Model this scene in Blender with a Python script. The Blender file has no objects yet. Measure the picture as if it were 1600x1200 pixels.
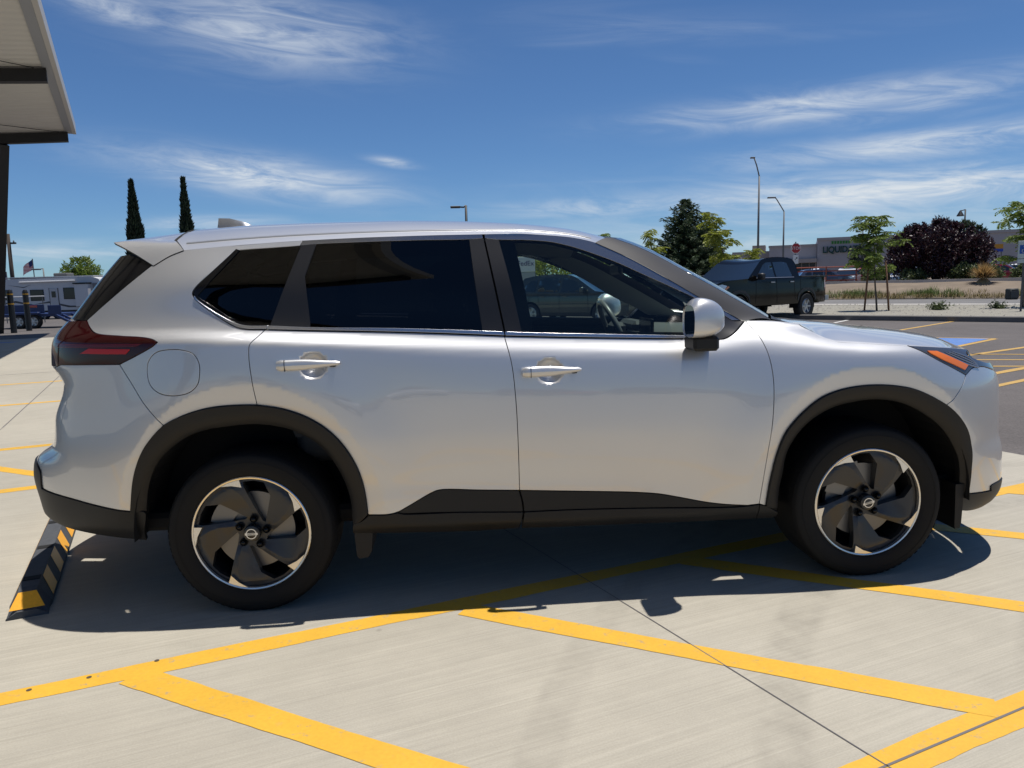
import bpy, math, random
import numpy as np
from mathutils import Vector, Matrix
from mathutils.geometry import delaunay_2d_cdt
random.seed(7); RNG = np.random.default_rng(11)
scene = bpy.context.scene
COL = scene.collection
R = math.radians
# ---------------------------------------------------------------- camera
cam_data = bpy.data.cameras.new('camera'); cam = bpy.data.objects.new('camera', cam_data); COL.objects.link(cam)
cam_data.sensor_width = 36.0; cam_data.lens = 25.925; cam_data.clip_start = .05; cam_data.clip_end = 9000
_yaw, _pitch, _roll = .07296, -.13338, -.02728
def _camrot(yaw, pitch, roll):
    cy, sy, cp, sp = math.cos(yaw), math.sin(yaw), math.cos(pitch), math.sin(pitch)
    f = Vector((sy*cp, cy*cp, sp)); r0 = Vector((cy, -sy, 0)); u0 = r0.cross(f)
    r = r0*math.cos(roll) + u0*math.sin(roll); u = u0*math.cos(roll) - r0*math.sin(roll)
    return Matrix((r, u, -f)).transposed()
cam.matrix_world = Matrix.Translation((-.459, -3.074, 1.354)) @ _camrot(_yaw, _pitch, _roll).to_4x4()
scene.camera = cam
# ---------------------------------------------------------------- sky and sun
SUN = Vector((.18, .10, 1.0)).normalized()
world = bpy.data.worlds.new('World'); scene.world = world; world.use_nodes = True
def build_sky():
    nt = world.node_tree; nt.nodes.clear(); N = nt.nodes.new; L = nt.links.new
    sky = N('ShaderNodeTexSky'); sky.sky_type = 'NISHITA'; sky.sun_disc = False
    sky.sun_elevation = math.asin(SUN.z); sky.sun_rotation = math.atan2(SUN.x, SUN.y)
    sky.altitude = 1600; sky.air_density = 1.0; sky.dust_density = .3; sky.ozone_density = 1.6
    bg = N('ShaderNodeBackground'); bg.inputs[1].default_value = SKY_STRENGTH
    out = N('ShaderNodeOutputWorld')
    # thin cirrus: streaks on a high flat layer, so they foreshorten towards the horizon
    tc = N('ShaderNodeTexCoord'); sep = N('ShaderNodeSeparateXYZ'); L(tc.outputs['Generated'], sep.inputs[0])
    def math_(op, a, b=None, clamp=False):
        n = N('ShaderNodeMath'); n.operation = op; n.use_clamp = clamp
        for i, v in enumerate((a, b)):
            if v is None: continue
            if isinstance(v, (int, float)): n.inputs[i].default_value = v
            else: L(v, n.inputs[i])
        return n.outputs[0]
    zc = math_('MAXIMUM', sep.outputs[2], 0.0); zc = math_('ADD', zc, .06)
    u = math_('DIVIDE', sep.outputs[0], zc); v = math_('DIVIDE', sep.outputs[1], zc)
    cmb = N('ShaderNodeCombineXYZ'); L(u, cmb.inputs[0]); L(v, cmb.inputs[1])
    def noise(scale, rot, stretch, detail, rough, dist, off):
        mp = N('ShaderNodeMapping'); mp.inputs['Rotation'].default_value = (0, 0, rot)
        mp.inputs['Scale'].default_value = stretch; mp.inputs['Location'].default_value = off
        L(cmb.outputs[0], mp.inputs[0])
        n = N('ShaderNodeTexNoise'); n.inputs['Scale'].default_value = scale; n.inputs['Detail'].default_value = detail
        n.inputs['Roughness'].default_value = rough; n.inputs['Distortion'].default_value = dist
        L(mp.outputs[0], n.inputs['Vector']); return n.outputs[0]
    big = noise(*CLOUD_BIG); fine = noise(*CLOUD_FINE)
    def ramp(x, lo, hi):
        m = N('ShaderNodeMapRange'); m.interpolation_type = 'SMOOTHSTEP'
        m.inputs[1].default_value = lo; m.inputs[2].default_value = hi; L(x, m.inputs[0]); return m.outputs[0]
    cov = math_('MULTIPLY', ramp(big, *CLOUD_COVER), ramp(fine, .30, .78), True)
    # the wisps in view: (azimuth, elevation, half width, half height, tilt, density), degrees
    az = math_('ARCTAN2', sep.outputs[0], sep.outputs[1]); el = math_('ARCSINE', sep.outputs[2])
    dv = N('ShaderNodeCombineXYZ'); L(math_('MULTIPLY', az, 5.5), dv.inputs[0]); L(math_('ADD', math_('MULTIPLY', el, 30.0), math_('MULTIPLY', az, 2.2)), dv.inputs[1])
    wn = N('ShaderNodeTexNoise'); wn.inputs['Scale'].default_value = 1.25; wn.inputs['Detail'].default_value = 9; wn.inputs['Roughness'].default_value = .64; wn.inputs['Distortion'].default_value = 1.1
    L(dv.outputs[0], wn.inputs['Vector']); wisp = ramp(wn.outputs[0], .30, .72)
    tot = None
    for a0, e0, sa, se, tl, de in WISPS:
        da = math_('SUBTRACT', az, R(a0)); u_ = math_('DIVIDE', da, R(sa)); de_ = math_('SUBTRACT', math_('SUBTRACT', el, R(e0)), math_('MULTIPLY', da, tl)); v_ = math_('DIVIDE', de_, R(se))
        q = math_('ADD', math_('MULTIPLY', u_, u_), math_('MULTIPLY', v_, v_)); m_ = math_('MULTIPLY', math_('EXPONENT', math_('MULTIPLY', q, -1.0)), de)
        tot = m_ if tot is None else math_('MAXIMUM', tot, m_)
    cov = math_('ADD', math_('MULTIPLY', cov, CLOUD_OPACITY), math_('MULTIPLY', math_('MULTIPLY', tot, math_('ADD', wisp, .16)), 1.1), True)
    up = ramp(sep.outputs[2], -.01, .03); cov = math_('MULTIPLY', cov, up)
    mix = N('ShaderNodeMix'); mix.data_type = 'RGBA'
    L(cov, mix.inputs['Factor'])
    tint = N('ShaderNodeMix'); tint.data_type = 'RGBA'; tint.blend_type = 'MULTIPLY'; tint.inputs['Factor'].default_value = 1
    L(sky.outputs[0], tint.inputs[6]); tint.inputs[7].default_value = SKY_TINT
    L(tint.outputs[2], mix.inputs[6]); mix.inputs[7].default_value = CLOUD_COLOUR
    L(mix.outputs[2], bg.inputs[0]); L(bg.outputs[0], out.inputs[0])
SKY_STRENGTH = .091
SKY_TINT = (.52, .74, .98, 1)
CLOUD_COLOUR = (7.6, 8.2, 8.8, 1)
CLOUD_BIG = (.55, R(14), (.55, 1.7, 1), 3, .55, .5, (3.1, 1.7, 0))
CLOUD_FINE = (2.2, R(20), (.42, 1.9, 1), 9, .66, .9, (0, 0, 0))
CLOUD_COVER = (.60, .85)
CLOUD_OPACITY = .5
WISPS = [(-12.5, 17.6, 7.5, 2.0, -.06, .62), (-22.5, 18.2, 3.5, .9, -.2, .6), (-13.5, 8.1, 7.5, 1.15, -.12, 1.0), (-4.2, 9.2, 1.6, .30, -.15, .6), (27, 11.6, 10, .95, .02, .75), (33, 11.2, 5, 1.2, .05, .5),
         (31, 5.6, 14, 1.25, .0, .95), (33, 8.4, 10, .85, .02, .75), (29, 4.4, 20, 2.6, 0, .38), (-27, 3.0, 6, .55, 0, .55), (-17, 4.9, 4.0, .45, .02, .6), (10, 5.6, 7, .7, .02, .5), (20, 2.6, 16, .8, 0, .45)]
build_sky()
sun_data = bpy.data.lights.new('sun', 'SUN'); sun_data.energy = 5.0; sun_data.angle = R(.53); sun_data.color = (1.0, .955, .89)
sun = bpy.data.objects.new('sun', sun_data); COL.objects.link(sun)
sun.rotation_euler = SUN.to_track_quat('Z', 'Y').to_euler(); sun.location = (0, 0, 30)
vs = scene.view_settings; vs.view_transform = 'Standard'; vs.look = 'None'; vs.exposure = 0; vs.gamma = 1; vs.use_curve_mapping = False
scene.cycles.max_bounces = 10; scene.cycles.transparent_max_bounces = 24; scene.cycles.glossy_bounces = 5; scene.cycles.diffuse_bounces = 4
# ---------------------------------------------------------------- helpers
MATS = {}
def mat(name, col=(.5,.5,.5), rough=.5, metal=0., coat=0., coat_rough=.03, spec=.5, noise=None, bump=None, emit=None, sheen=0):
    """principled material; noise=(scale, amount[, detail]) varies the colour, bump=(scale, strength, distance)"""
    if name in MATS: return MATS[name]
    m = bpy.data.materials.new(name); m.use_nodes = True; MATS[name] = m
    nt = m.node_tree; b = nt.nodes['Principled BSDF']
    b.inputs['Base Color'].default_value = (*col, 1); b.inputs['Roughness'].default_value = rough
    b.inputs['Metallic'].default_value = metal; b.inputs['Coat Weight'].default_value = coat
    b.inputs['Coat Roughness'].default_value = coat_rough; b.inputs['Specular IOR Level'].default_value = spec
    if emit: b.inputs['Emission Color'].default_value = (*emit[0], 1); b.inputs['Emission Strength'].default_value = emit[1]
    N = nt.nodes.new; L = nt.links.new
    if noise or bump: tc = N('ShaderNodeTexCoord')
    if noise:
        n = N('ShaderNodeTexNoise'); n.inputs['Scale'].default_value = noise[0]; n.inputs['Detail'].default_value = noise[2] if len(noise) > 2 else 5
        n.inputs['Roughness'].default_value = .6
        L(tc.outputs['Object'], n.inputs['Vector'])
        r = N('ShaderNodeMapRange'); r.inputs[1].default_value = .25; r.inputs[2].default_value = .75
        r.inputs[3].default_value = 1 - noise[1]; r.inputs[4].default_value = 1 + noise[1]; L(n.outputs[0], r.inputs[0])
        x = N('ShaderNodeMix'); x.data_type = 'RGBA'; x.blend_type = 'MULTIPLY'; x.inputs['Factor'].default_value = 1
        x.inputs[6].default_value = (*col, 1); L(r.outputs[0], x.inputs[7]); L(x.outputs[2], b.inputs['Base Color'])
    if bump:
        n = N('ShaderNodeTexNoise'); n.inputs['Scale'].default_value = bump[0]; n.inputs['Detail'].default_value = 4
        L(tc.outputs['Object'], n.inputs['Vector'])
        p = N('ShaderNodeBump'); p.inputs['Strength'].default_value = bump[1]; p.inputs['Distance'].default_value = bump[2]
        L(n.outputs[0], p.inputs['Height']); L(p.outputs[0], b.inputs['Normal'])
    return m
def glass_mat(name, tint, refl=1.0, ior=1.5, rough=0.0):
    if name in MATS: return MATS[name]
    m = bpy.data.materials.new(name); m.use_nodes = True; MATS[name] = m
    nt = m.node_tree; nt.nodes.clear(); N = nt.nodes.new; L = nt.links.new
    t = N('ShaderNodeBsdfTransparent'); t.inputs[0].default_value = (*tint, 1)
    g = N('ShaderNodeBsdfGlossy'); g.inputs['Roughness'].default_value = rough; g.inputs[0].default_value = (refl, refl, refl, 1)
    f = N('ShaderNodeFresnel'); f.inputs[0].default_value = ior
    x = N('ShaderNodeMixShader'); o = N('ShaderNodeOutputMaterial')
    L(f.outputs[0], x.inputs[0]); L(t.outputs[0], x.inputs[1]); L(g.outputs[0], x.inputs[2]); L(x.outputs[0], o.inputs[0])
    return m
class MB:
    """collects vertices and faces of one mesh"""
    def __init__(s): s.v = []; s.f = []
    def add(s, v, f):
        n = len(s.v); s.v += [tuple(p) for p in v]; s.f += [tuple(i + n for i in q) for q in f]; return s
    def box(s, x0, x1, y0, y1, z0, z1):
        return s.add([(x0,y0,z0),(x1,y0,z0),(x1,y1,z0),(x0,y1,z0),(x0,y0,z1),(x1,y0,z1),(x1,y1,z1),(x0,y1,z1)],
                     [(0,3,2,1),(4,5,6,7),(0,1,5,4),(1,2,6,5),(2,3,7,6),(3,0,4,7)])
    def rbox(s, x0, x1, y0, y1, z0, z1, b=.01):
        """box with all edges chamfered"""
        X=(x0,x0+b,x1-b,x1); Y=(y0,y0+b,y1-b,y1); Z=(z0,z0+b,z1-b,z1); P={}; v=[]
        def idx(i,j,k):
            if (i,j,k) not in P: P[(i,j,k)] = len(v); v.append((X[i],Y[j],Z[k]))
            return P[(i,j,k)]
        f=[]
        for k,o in ((0,1),(3,0)):
            q=[idx(1,1,k),idx(2,1,k),idx(2,2,k),idx(1,2,k)]; f.append(q[::-1] if o else q)
        for j,o in ((0,0),(3,1)):
            q=[idx(1,j,1),idx(2,j,1),idx(2,j,2),idx(1,j,2)]; f.append(q[::-1] if o else q)
        for i,o in ((0,1),(3,0)):
            q=[idx(i,1,1),idx(i,2,1),idx(i,2,2),idx(i,1,2)]; f.append(q[::-1] if o else q)
        for (j,jj) in ((0,1),(3,2)):
            for (k,kk) in ((0,1),(3,2)):
                f.append([idx(1,j,kk),idx(2,j,kk),idx(2,jj,k),idx(1,jj,k)])
        for (i,ii) in ((0,1),(3,2)):
            for (k,kk) in ((0,1),(3,2)):
                f.append([idx(i,1,kk),idx(i,2,kk),idx(ii,2,k),idx(ii,1,k)])
        for (i,ii) in ((0,1),(3,2)):
            for (j,jj) in ((0,1),(3,2)):
                f.append([idx(i,jj,1),idx(i,jj,2),idx(ii,j,2),idx(ii,j,1)])
        for (i,ii) in ((0,1),(3,2)):
            for (j,jj) in ((0,1),(3,2)):
                for (k,kk) in ((0,1),(3,2)):
                    f.append([idx(i,jj,kk),idx(ii,j,kk),idx(ii,jj,k)])
        return s.add(v, f)
    def tube(s, pts, rad, n=8, cap=True):
        """tube through points; rad a number or one per point"""
        pts=[Vector(p) for p in pts]; rads=rad if isinstance(rad,(list,tuple)) else [rad]*len(pts); v=[]; f=[]
        up=Vector((0,0,1)); prev=None
        for i,p in enumerate(pts):
            d=(pts[min(i+1,len(pts)-1)]-pts[max(i-1,0)]).normalized()
            if prev is None:
                a=d.cross(up if abs(d.z)<.95 else Vector((1,0,0))).normalized()
            else: a=(prev-d*prev.dot(d)).normalized()
            prev=a; b=d.cross(a)
            for k in range(n):
                t=2*math.pi*k/n; v.append(p+(a*math.cos(t)+b*math.sin(t))*rads[i])
        for i in range(len(pts)-1):
            for k in range(n):
                k2=(k+1)%n; f.append((i*n+k,i*n+k2,(i+1)*n+k2,(i+1)*n+k))
        if cap: f.append(tuple(range(n))[::-1]); f.append(tuple((len(pts)-1)*n+k for k in range(n)))
        return s.add(v,f)
    def lathe(s, prof, axis='Z', n=32, origin=(0,0,0), closed=False):
        """prof: (radius, height) pairs turned round the axis"""
        v=[]; f=[]; m=len(prof)
        for k in range(n):
            a=2*math.pi*k/n; c,sn=math.cos(a),math.sin(a)
            for r,h in prof:
                p = {'Z':(r*c,r*sn,h),'Y':(r*c,h,r*sn),'X':(h,r*c,r*sn)}[axis]
                v.append((p[0]+origin[0],p[1]+origin[1],p[2]+origin[2]))
        for k in range(n):
            k2=(k+1)%n
            for i in range(m if closed else m-1):
                i2=(i+1)%m; f.append((k*m+i,k2*m+i,k2*m+i2,k*m+i2))
        return s.add(v,f)
    def prism(s, poly, a0, a1, axis='Y'):
        """polygon extruded along an axis; poly in the two other axes (X,Z for Y; X,Y for Z; Y,Z for X)"""
        n=len(poly)
        def P(p,a): return {'Y':(p[0],a,p[1]),'Z':(p[0],p[1],a),'X':(a,p[0],p[1])}[axis]
        v=[P(p,a0) for p in poly]+[P(p,a1) for p in poly]
        f=[tuple(range(n)),tuple(range(2*n-1,n-1,-1))]+[(i,i+n,(i+1)%n+n,(i+1)%n) for i in range(n)]
        return s.add(v,f)
    def grid(s, P):
        """P[i][j] points -> quads"""
        a=len(P); b=len(P[0])
        return s.add([p for r in P for p in r],[(i*b+j,(i+1)*b+j,(i+1)*b+j+1,i*b+j+1) for i in range(a-1) for j in range(b-1)])
    def mesh(s, name='m', smooth=False, fix=True):
        me=bpy.data.meshes.new(name); me.from_pydata(s.v,[],s.f)
        if fix:
            import bmesh
            bm=bmesh.new(); bm.from_mesh(me); bmesh.ops.recalc_face_normals(bm,faces=bm.faces); bm.to_mesh(me); bm.free()
        if smooth:
            me.polygons.foreach_set('use_smooth',[True]*len(me.polygons))
            if smooth != True: me.set_sharp_from_angle(angle=R(smooth))
        me.update(); return me
def link(name, me, m=None, parent=None, loc=None):
    o=bpy.data.objects.new(name, me); COL.objects.link(o)
    if m is not None and me is not None:
        if not me.materials: me.materials.append(m)
        elif me.materials[0] is not m: o.material_slots[0].link='OBJECT'; o.material_slots[0].material=m
    if parent is not None: o.parent=parent
    if loc is not None: o.location=loc
    return o
def obj(name, mb, m, parent=None, smooth=False, fix=True, loc=None):
    me = mb.mesh(name, smooth, fix) if isinstance(mb, MB) else mb
    return link(name, me, m, parent, loc)
def tag(o, label, cat, group=None):
    o['label']=label; o['category']=cat
    if group: o['group']=group
    return o
def thing(name, label, cat, loc=(0,0,0), rz=0, group=None):
    o=bpy.data.objects.new(name,None); COL.objects.link(o); o.location=loc; o.rotation_euler=(0,0,rz); o.empty_display_size=.2
    return tag(o,label,cat,group)
def struct(o, kind='structure'):
    o['kind']=kind; return o
def dup(root, loc, rz=None, label=None, group=None):
    kids={}
    for o in COL.objects:
        if o.parent is not None: kids.setdefault(o.parent.name,[]).append(o)
    def rec(o,par):
        c=o.copy(); COL.objects.link(c); c.parent=par
        for k in kids.get(o.name,[]): rec(k,c)
        return c
    r=rec(root,None); r.location=loc
    if rz is not None: r.rotation_euler=(0,0,rz)
    if label: r['label']=label
    if group: r['group']=group
    return r
def catmull(P, step=.012, closed=False):
    P=np.asarray(P,float)
    if len(P)==2:
        n=max(1,int(np.ceil(np.linalg.norm(P[1]-P[0])/step))); return P[0]+(P[1]-P[0])*np.linspace(0,1,n+1)[:,None]
    Q=np.vstack([P[-2:-1],P,P[1:2]]) if closed else np.vstack([2*P[0]-P[1],P,2*P[-1]-P[-2]])
    out=[]
    for i in range(1,len(Q)-2):
        p0,p1,p2,p3=Q[i-1:i+3]; t0=0; t1=t0+max(np.linalg.norm(p1-p0),1e-6)**.5; t2=t1+max(np.linalg.norm(p2-p1),1e-6)**.5; t3=t2+max(np.linalg.norm(p3-p2),1e-6)**.5
        n=max(1,int(np.ceil(np.linalg.norm(p2-p1)/step))); t=(t1+(t2-t1)*np.arange(n)/n)[:,None]
        a1=(t1-t)/(t1-t0)*p0+(t-t0)/(t1-t0)*p1; a2=(t2-t)/(t2-t1)*p1+(t-t1)/(t2-t1)*p2; a3=(t3-t)/(t3-t2)*p2+(t-t2)/(t3-t2)*p3
        b1=(t2-t)/(t2-t0)*a1+(t-t0)/(t2-t0)*a2; b2=(t3-t)/(t3-t1)*a2+(t-t1)/(t3-t1)*a3
        out.append((t2-t)/(t2-t1)*b1+(t-t1)/(t2-t1)*b2)
    return np.vstack(out+[P[-1:]])
def inside(pts, poly):
    x=pts[:,0][:,None]; y=pts[:,1][:,None]; a=poly; b=np.roll(poly,-1,0)
    c=((a[:,1]>y)!=(b[:,1]>y))
    with np.errstate(divide='ignore',invalid='ignore'):
        xi=(b[:,0]-a[:,0])*(y-a[:,1])/(b[:,1]-a[:,1])+a[:,0]
    return ((c&(x<xi)).sum(1)%2)==1
def seg_dist(pts, poly):
    a=poly; b=np.roll(poly,-1,0); d=b-a; L2=np.maximum((d**2).sum(1),1e-12)
    out=np.full(len(pts),1e9)
    for i in range(0,len(pts),2000):
        p=pts[i:i+2000]; t=np.clip(((p[:,None]-a)*d).sum(2)/L2,0,1); q=a+t[...,None]*d
        out[i:i+2000]=np.sqrt(((p[:,None]-q)**2).sum(2)).min(1)
    return out
def area2(P): return .5*np.sum(P[:,0]*np.roll(P[:,1],-1)-np.roll(P[:,0],-1)*P[:,1])
def offset_poly(P, d):
    """move a CCW polygon inward by d"""
    a=np.roll(P,1,0); b=np.roll(P,-1,0)
    e0=P-a; e1=b-P; e0/=np.maximum(np.linalg.norm(e0,axis=1,keepdims=True),1e-9); e1/=np.maximum(np.linalg.norm(e1,axis=1,keepdims=True),1e-9)
    n0=np.stack([-e0[:,1],e0[:,0]],1); n1=np.stack([-e1[:,1],e1[:,0]],1); n=n0+n1
    n/=np.maximum((n*n0).sum(1,keepdims=True),.35)
    return P+n*d
def dedupe(P, e=1e-4):
    keep=[0]
    for i in range(1,len(P)):
        if np.linalg.norm(P[i]-P[keep[-1]])>e: keep.append(i)
    if np.linalg.norm(P[keep[-1]]-P[0])<e: keep.pop()
    return P[keep]
def fill2d(outer, holes=(), h=.02, lines=()):
    """triangulate a polygon with holes and inner grid points: returns verts (n,2), tris, loops (boundary index lists)"""
    loops=[outer]+list(holes); V=[]; E=[]
    for P in loops:
        n=len(V); V+=[tuple(p) for p in P]; E+=[(n+i,n+(i+1)%len(P)) for i in range(len(P))]
    for P in lines:
        n=len(V); V+=[tuple(p) for p in P]; E+=[(n+i,n+i+1) for i in range(len(P)-1)]
    lo=outer.min(0); hi=outer.max(0)
    if h:
        ys=np.arange(lo[1]+h*.5,hi[1],h*.87); G=[]
        for k,y in enumerate(ys):
            xs=np.arange(lo[0]+h*(.5 if k%2 else .25),hi[0],h); G.append(np.stack([xs,np.full(len(xs),y)],1))
        if G:
            G=np.vstack(G); ok=inside(G,outer)
            for P in holes: ok&=~inside(G,P)
            G=G[ok]
            if len(G):
                ok=np.ones(len(G),bool)
                for P in loops: ok&=seg_dist(G,P)>h*.45
                G=G[ok]; V+=[tuple(p) for p in G]
    rv,re,rf,ov,oe,of=delaunay_2d_cdt([Vector(p) for p in V],E,[],0,1e-6,True)
    map_={}
    for i,lst in enumerate(ov):
        for o in lst: map_[o]=i
    rv=np.array([tuple(p) for p in rv]); rf=np.array([f for f in rf if len(f)==3])
    c=rv[rf].mean(1); ok=inside(c,outer)
    for P in holes: ok&=~inside(c,P)
    rf=rf[ok]
    t=rv[rf]; ar=(t[:,1,0]-t[:,0,0])*(t[:,2,1]-t[:,0,1])-(t[:,1,1]-t[:,0,1])*(t[:,2,0]-t[:,0,0])
    rf[ar<0]=rf[ar<0][:,::-1]; rf=rf[np.abs(ar)>1e-12]
    lp=[]; n=0
    for P in loops: lp.append([map_[n+i] for i in range(len(P))]); n+=len(P)
    return rv,rf,lp
def mesh_n(name, V, F, Nrm):
    """mesh with given vertex normals"""
    me=bpy.data.meshes.new(name); me.from_pydata([tuple(v) for v in V],[],[tuple(int(i) for i in f) for f in F])
    me.polygons.foreach_set('use_smooth',[True]*len(me.polygons)); me.update()
    me.normals_split_custom_set_from_vertices([tuple(n) for n in Nrm]); return me

def text_mesh(name, body, size, extrude=.01, align='CENTER', bold=0.):
    c=bpy.data.curves.new(name,'FONT'); c.body=body; c.size=size; c.align_x=align; c.align_y='CENTER'; c.extrude=extrude; c.offset=bold; c.resolution_u=3
    o=bpy.data.objects.new(name,c); COL.objects.link(o); bpy.context.view_layer.update()
    me=bpy.data.meshes.new_from_object(o.evaluated_get(bpy.context.evaluated_depsgraph_get())); bpy.data.objects.remove(o); bpy.data.curves.remove(c)
    return me
# ---------------------------------------------------------------- ground, paving, street
LA = R(22.0); AX = Vector((math.cos(LA), math.sin(LA))); BX = Vector((-math.sin(LA), math.cos(LA)))     # lot frame
def lot(a, b): p = AX*a + BX*b; return (p.x, p.y)
SD = Vector((.66, -.7513)); SN = Vector((.7513, .66))                                                   # street frame
def stx(d, n): p = SD*d + SN*n; return (p.x, p.y)
def node_mat(name, build):
    m = bpy.data.materials.new(name); m.use_nodes = True; MATS[name] = m
    nt = m.node_tree; b = nt.nodes['Principled BSDF']; build(nt, b, nt.nodes.new, nt.links.new); return m
def _noise(N, L, vec, scale, detail=5, rough=.6, dist=0.):
    n = N('ShaderNodeTexNoise'); n.inputs['Scale'].default_value = scale; n.inputs['Detail'].default_value = detail
    n.inputs['Roughness'].default_value = rough; n.inputs['Distortion'].default_value = dist; L(vec, n.inputs['Vector']); return n.outputs[0]
def _map(N, L, x, a, b, c, d, sm=False):
    m = N('ShaderNodeMapRange'); m.inputs[1].default_value = a; m.inputs[2].default_value = b; m.inputs[3].default_value = c; m.inputs[4].default_value = d
    if sm: m.interpolation_type = 'SMOOTHSTEP'
    L(x, m.inputs[0]); return m.outputs[0]
def _mul(N, L, *xs):
    o = xs[0]
    for x in xs[1:]:
        m = N('ShaderNodeMath'); m.operation = 'MULTIPLY'; L(o, m.inputs[0])
        if isinstance(x, (int, float)): m.inputs[1].default_value = x
        else: L(x, m.inputs[1])
        o = m.outputs[0]
    return o
def _tint(N, L, b, col, fac, sock='Base Color'):
    x = N('ShaderNodeMix'); x.data_type = 'RGBA'; x.blend_type = 'MULTIPLY'; x.inputs['Factor'].default_value = 1
    x.inputs[6].default_value = (*col, 1); L(fac, x.inputs[7]); L(x.outputs[2], b.inputs[sock]); return x
def concrete(nt, b, N, L):
    tc = N('ShaderNodeTexCoord'); mp = N('ShaderNodeMapping'); mp.inputs['Rotation'].default_value = (0, 0, -LA + R(3)); L(tc.outputs['Object'], mp.inputs[0])
    st = N('ShaderNodeMapping'); st.inputs['Scale'].default_value = (.55, 42, 1); L(mp.outputs[0], st.inputs[0])
    st2 = N('ShaderNodeMapping'); st2.inputs['Scale'].default_value = (1.6, 150, 1); L(mp.outputs[0], st2.inputs[0])
    broom = _noise(N, L, st.outputs[0], 1.0, 4, .62, .25); broom2 = _noise(N, L, st2.outputs[0], 1.0, 3, .6)
    blot = _noise(N, L, mp.outputs[0], .42, 5, .55, .4); spot = _noise(N, L, mp.outputs[0], 5.0, 6, .7)
    grit = _noise(N, L, mp.outputs[0], 160, 2, .5)
    f = _mul(N, L, _map(N, L, broom, .25, .75, .92, 1.07), _map(N, L, broom2, .25, .75, .91, 1.08), _map(N, L, blot, .30, .70, .90, 1.08), _map(N, L, spot, .3, .7, .95, 1.05), _map(N, L, grit, .3, .7, .95, 1.05))
    st_ = _noise(N, L, mp.outputs[0], 1.6, 6, .62, .8); f = _mul(N, L, f, _map(N, L, st_, .60, .74, 1.0, .90, True))
    dr_ = N('ShaderNodeTexVoronoi'); dr_.inputs['Scale'].default_value = 2.1; L(mp.outputs[0], dr_.inputs['Vector']); f = _mul(N, L, f, _map(N, L, dr_.outputs['Distance'], .012, .045, .72, 1.0, True))
    # rubber marks: two wheel tracks swept round
    w = N('ShaderNodeVectorMath'); w.operation = 'LENGTH'; of = N('ShaderNodeVectorMath'); of.operation = 'ADD'; of.inputs[1].default_value = (-3.6, 2.3, 0)
    L(tc.outputs['Object'], of.inputs[0]); L(of.outputs[0], w.inputs[0])
    def track(r, wd, am):
        s = N('ShaderNodeMath'); s.operation = 'SUBTRACT'; L(w.outputs['Value'], s.inputs[0]); s.inputs[1].default_value = r
        a = N('ShaderNodeMath'); a.operation = 'ABSOLUTE'; L(s.outputs[0], a.inputs[0])
        k = _map(N, L, a.outputs[0], wd*.5, wd, 1, 0, True); k = _mul(N, L, k, _map(N, L, spot, .40, .62, 0, 1))
        return _map(N, L, k, 0, 1, 1, 1 - am)
    f = _mul(N, L, f, track(3.35, .11, .20), track(4.05, .09, .16), track(2.55, .10, .14))
    _tint(N, L, b, (.378, .350, .290), f)
    b.inputs['Roughness'].default_value = .82; b.inputs['Specular IOR Level'].default_value = .3
    p = N('ShaderNodeBump'); p.inputs['Strength'].default_value = .35; p.inputs['Distance'].default_value = .004
    ad = N('ShaderNodeMath'); ad.operation = 'ADD'; L(broom2, ad.inputs[0]); L(broom, ad.inputs[1]); L(ad.outputs[0], p.inputs['Height']); L(p.outputs[0], b.inputs['Normal'])
def asphalt(col):
    def f(nt, b, N, L):
        tc = N('ShaderNodeTexCoord'); g = _noise(N, L, tc.outputs['Object'], 45, 3, .6); m = _noise(N, L, tc.outputs['Object'], .35, 5, .6, .3); s = _noise(N, L, tc.outputs['Object'], 3, 5, .6)
        _tint(N, L, b, col, _mul(N, L, _map(N, L, g, .25, .75, .72, 1.28), _map(N, L, m, .3, .7, .85, 1.15), _map(N, L, s, .3, .7, .93, 1.07)))
        b.inputs['Roughness'].default_value = .85; b.inputs['Specular IOR Level'].default_value = .3
        p = N('ShaderNodeBump'); p.inputs['Strength'].default_value = .5; p.inputs['Distance'].default_value = .006; L(g, p.inputs['Height']); L(p.outputs[0], b.inputs['Normal'])
    return f
def paint_line(col, wear=.22):
    def f(nt, b, N, L):
        tc = N('ShaderNodeTexCoord'); g = _noise(N, L, tc.outputs['Object'], 70, 4, .7); m = _noise(N, L, tc.outputs['Object'], 2.5, 5, .65); k = _noise(N, L, tc.outputs['Object'], 22, 5, .7)
        x = _tint(N, L, b, col, _mul(N, L, _map(N, L, g, .3, .7, .93, 1.06), _map(N, L, m, .3, .7, 1 - wear*.45, 1.06)))
        tr_ = N('ShaderNodeMapping'); tr_.inputs['Rotation'].default_value = (0, 0, -LA); tr_.inputs['Scale'].default_value = (2.2, 26, 1); L(tc.outputs['Object'], tr_.inputs[0]); bs = _noise(N, L, tr_.outputs[0], 1.0, 5, .7)
        ch = _mul(N, L, _map(N, L, k, .55, .68, 0, .9, True), _map(N, L, bs, .42, .60, 0, 1, True))
        y_ = N('ShaderNodeMix'); y_.data_type = 'RGBA'; L(ch, y_.inputs['Factor']); L(x.outputs[2], y_.inputs[6]); y_.inputs[7].default_value = (.33, .27, .17, 1); L(y_.outputs[2], b.inputs['Base Color'])
        b.inputs['Roughness'].default_value = .62
        p = N('ShaderNodeBump'); p.inputs['Strength'].default_value = .25; p.inputs['Distance'].default_value = .002; L(g, p.inputs['Height']); L(p.outputs[0], b.inputs['Normal'])
    return f
M_conc = node_mat('concrete', concrete); M_asph = node_mat('lot_asphalt', asphalt((.112, .100, .094))); M_road = node_mat('street_asphalt', asphalt((.16, .155, .15)))
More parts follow.
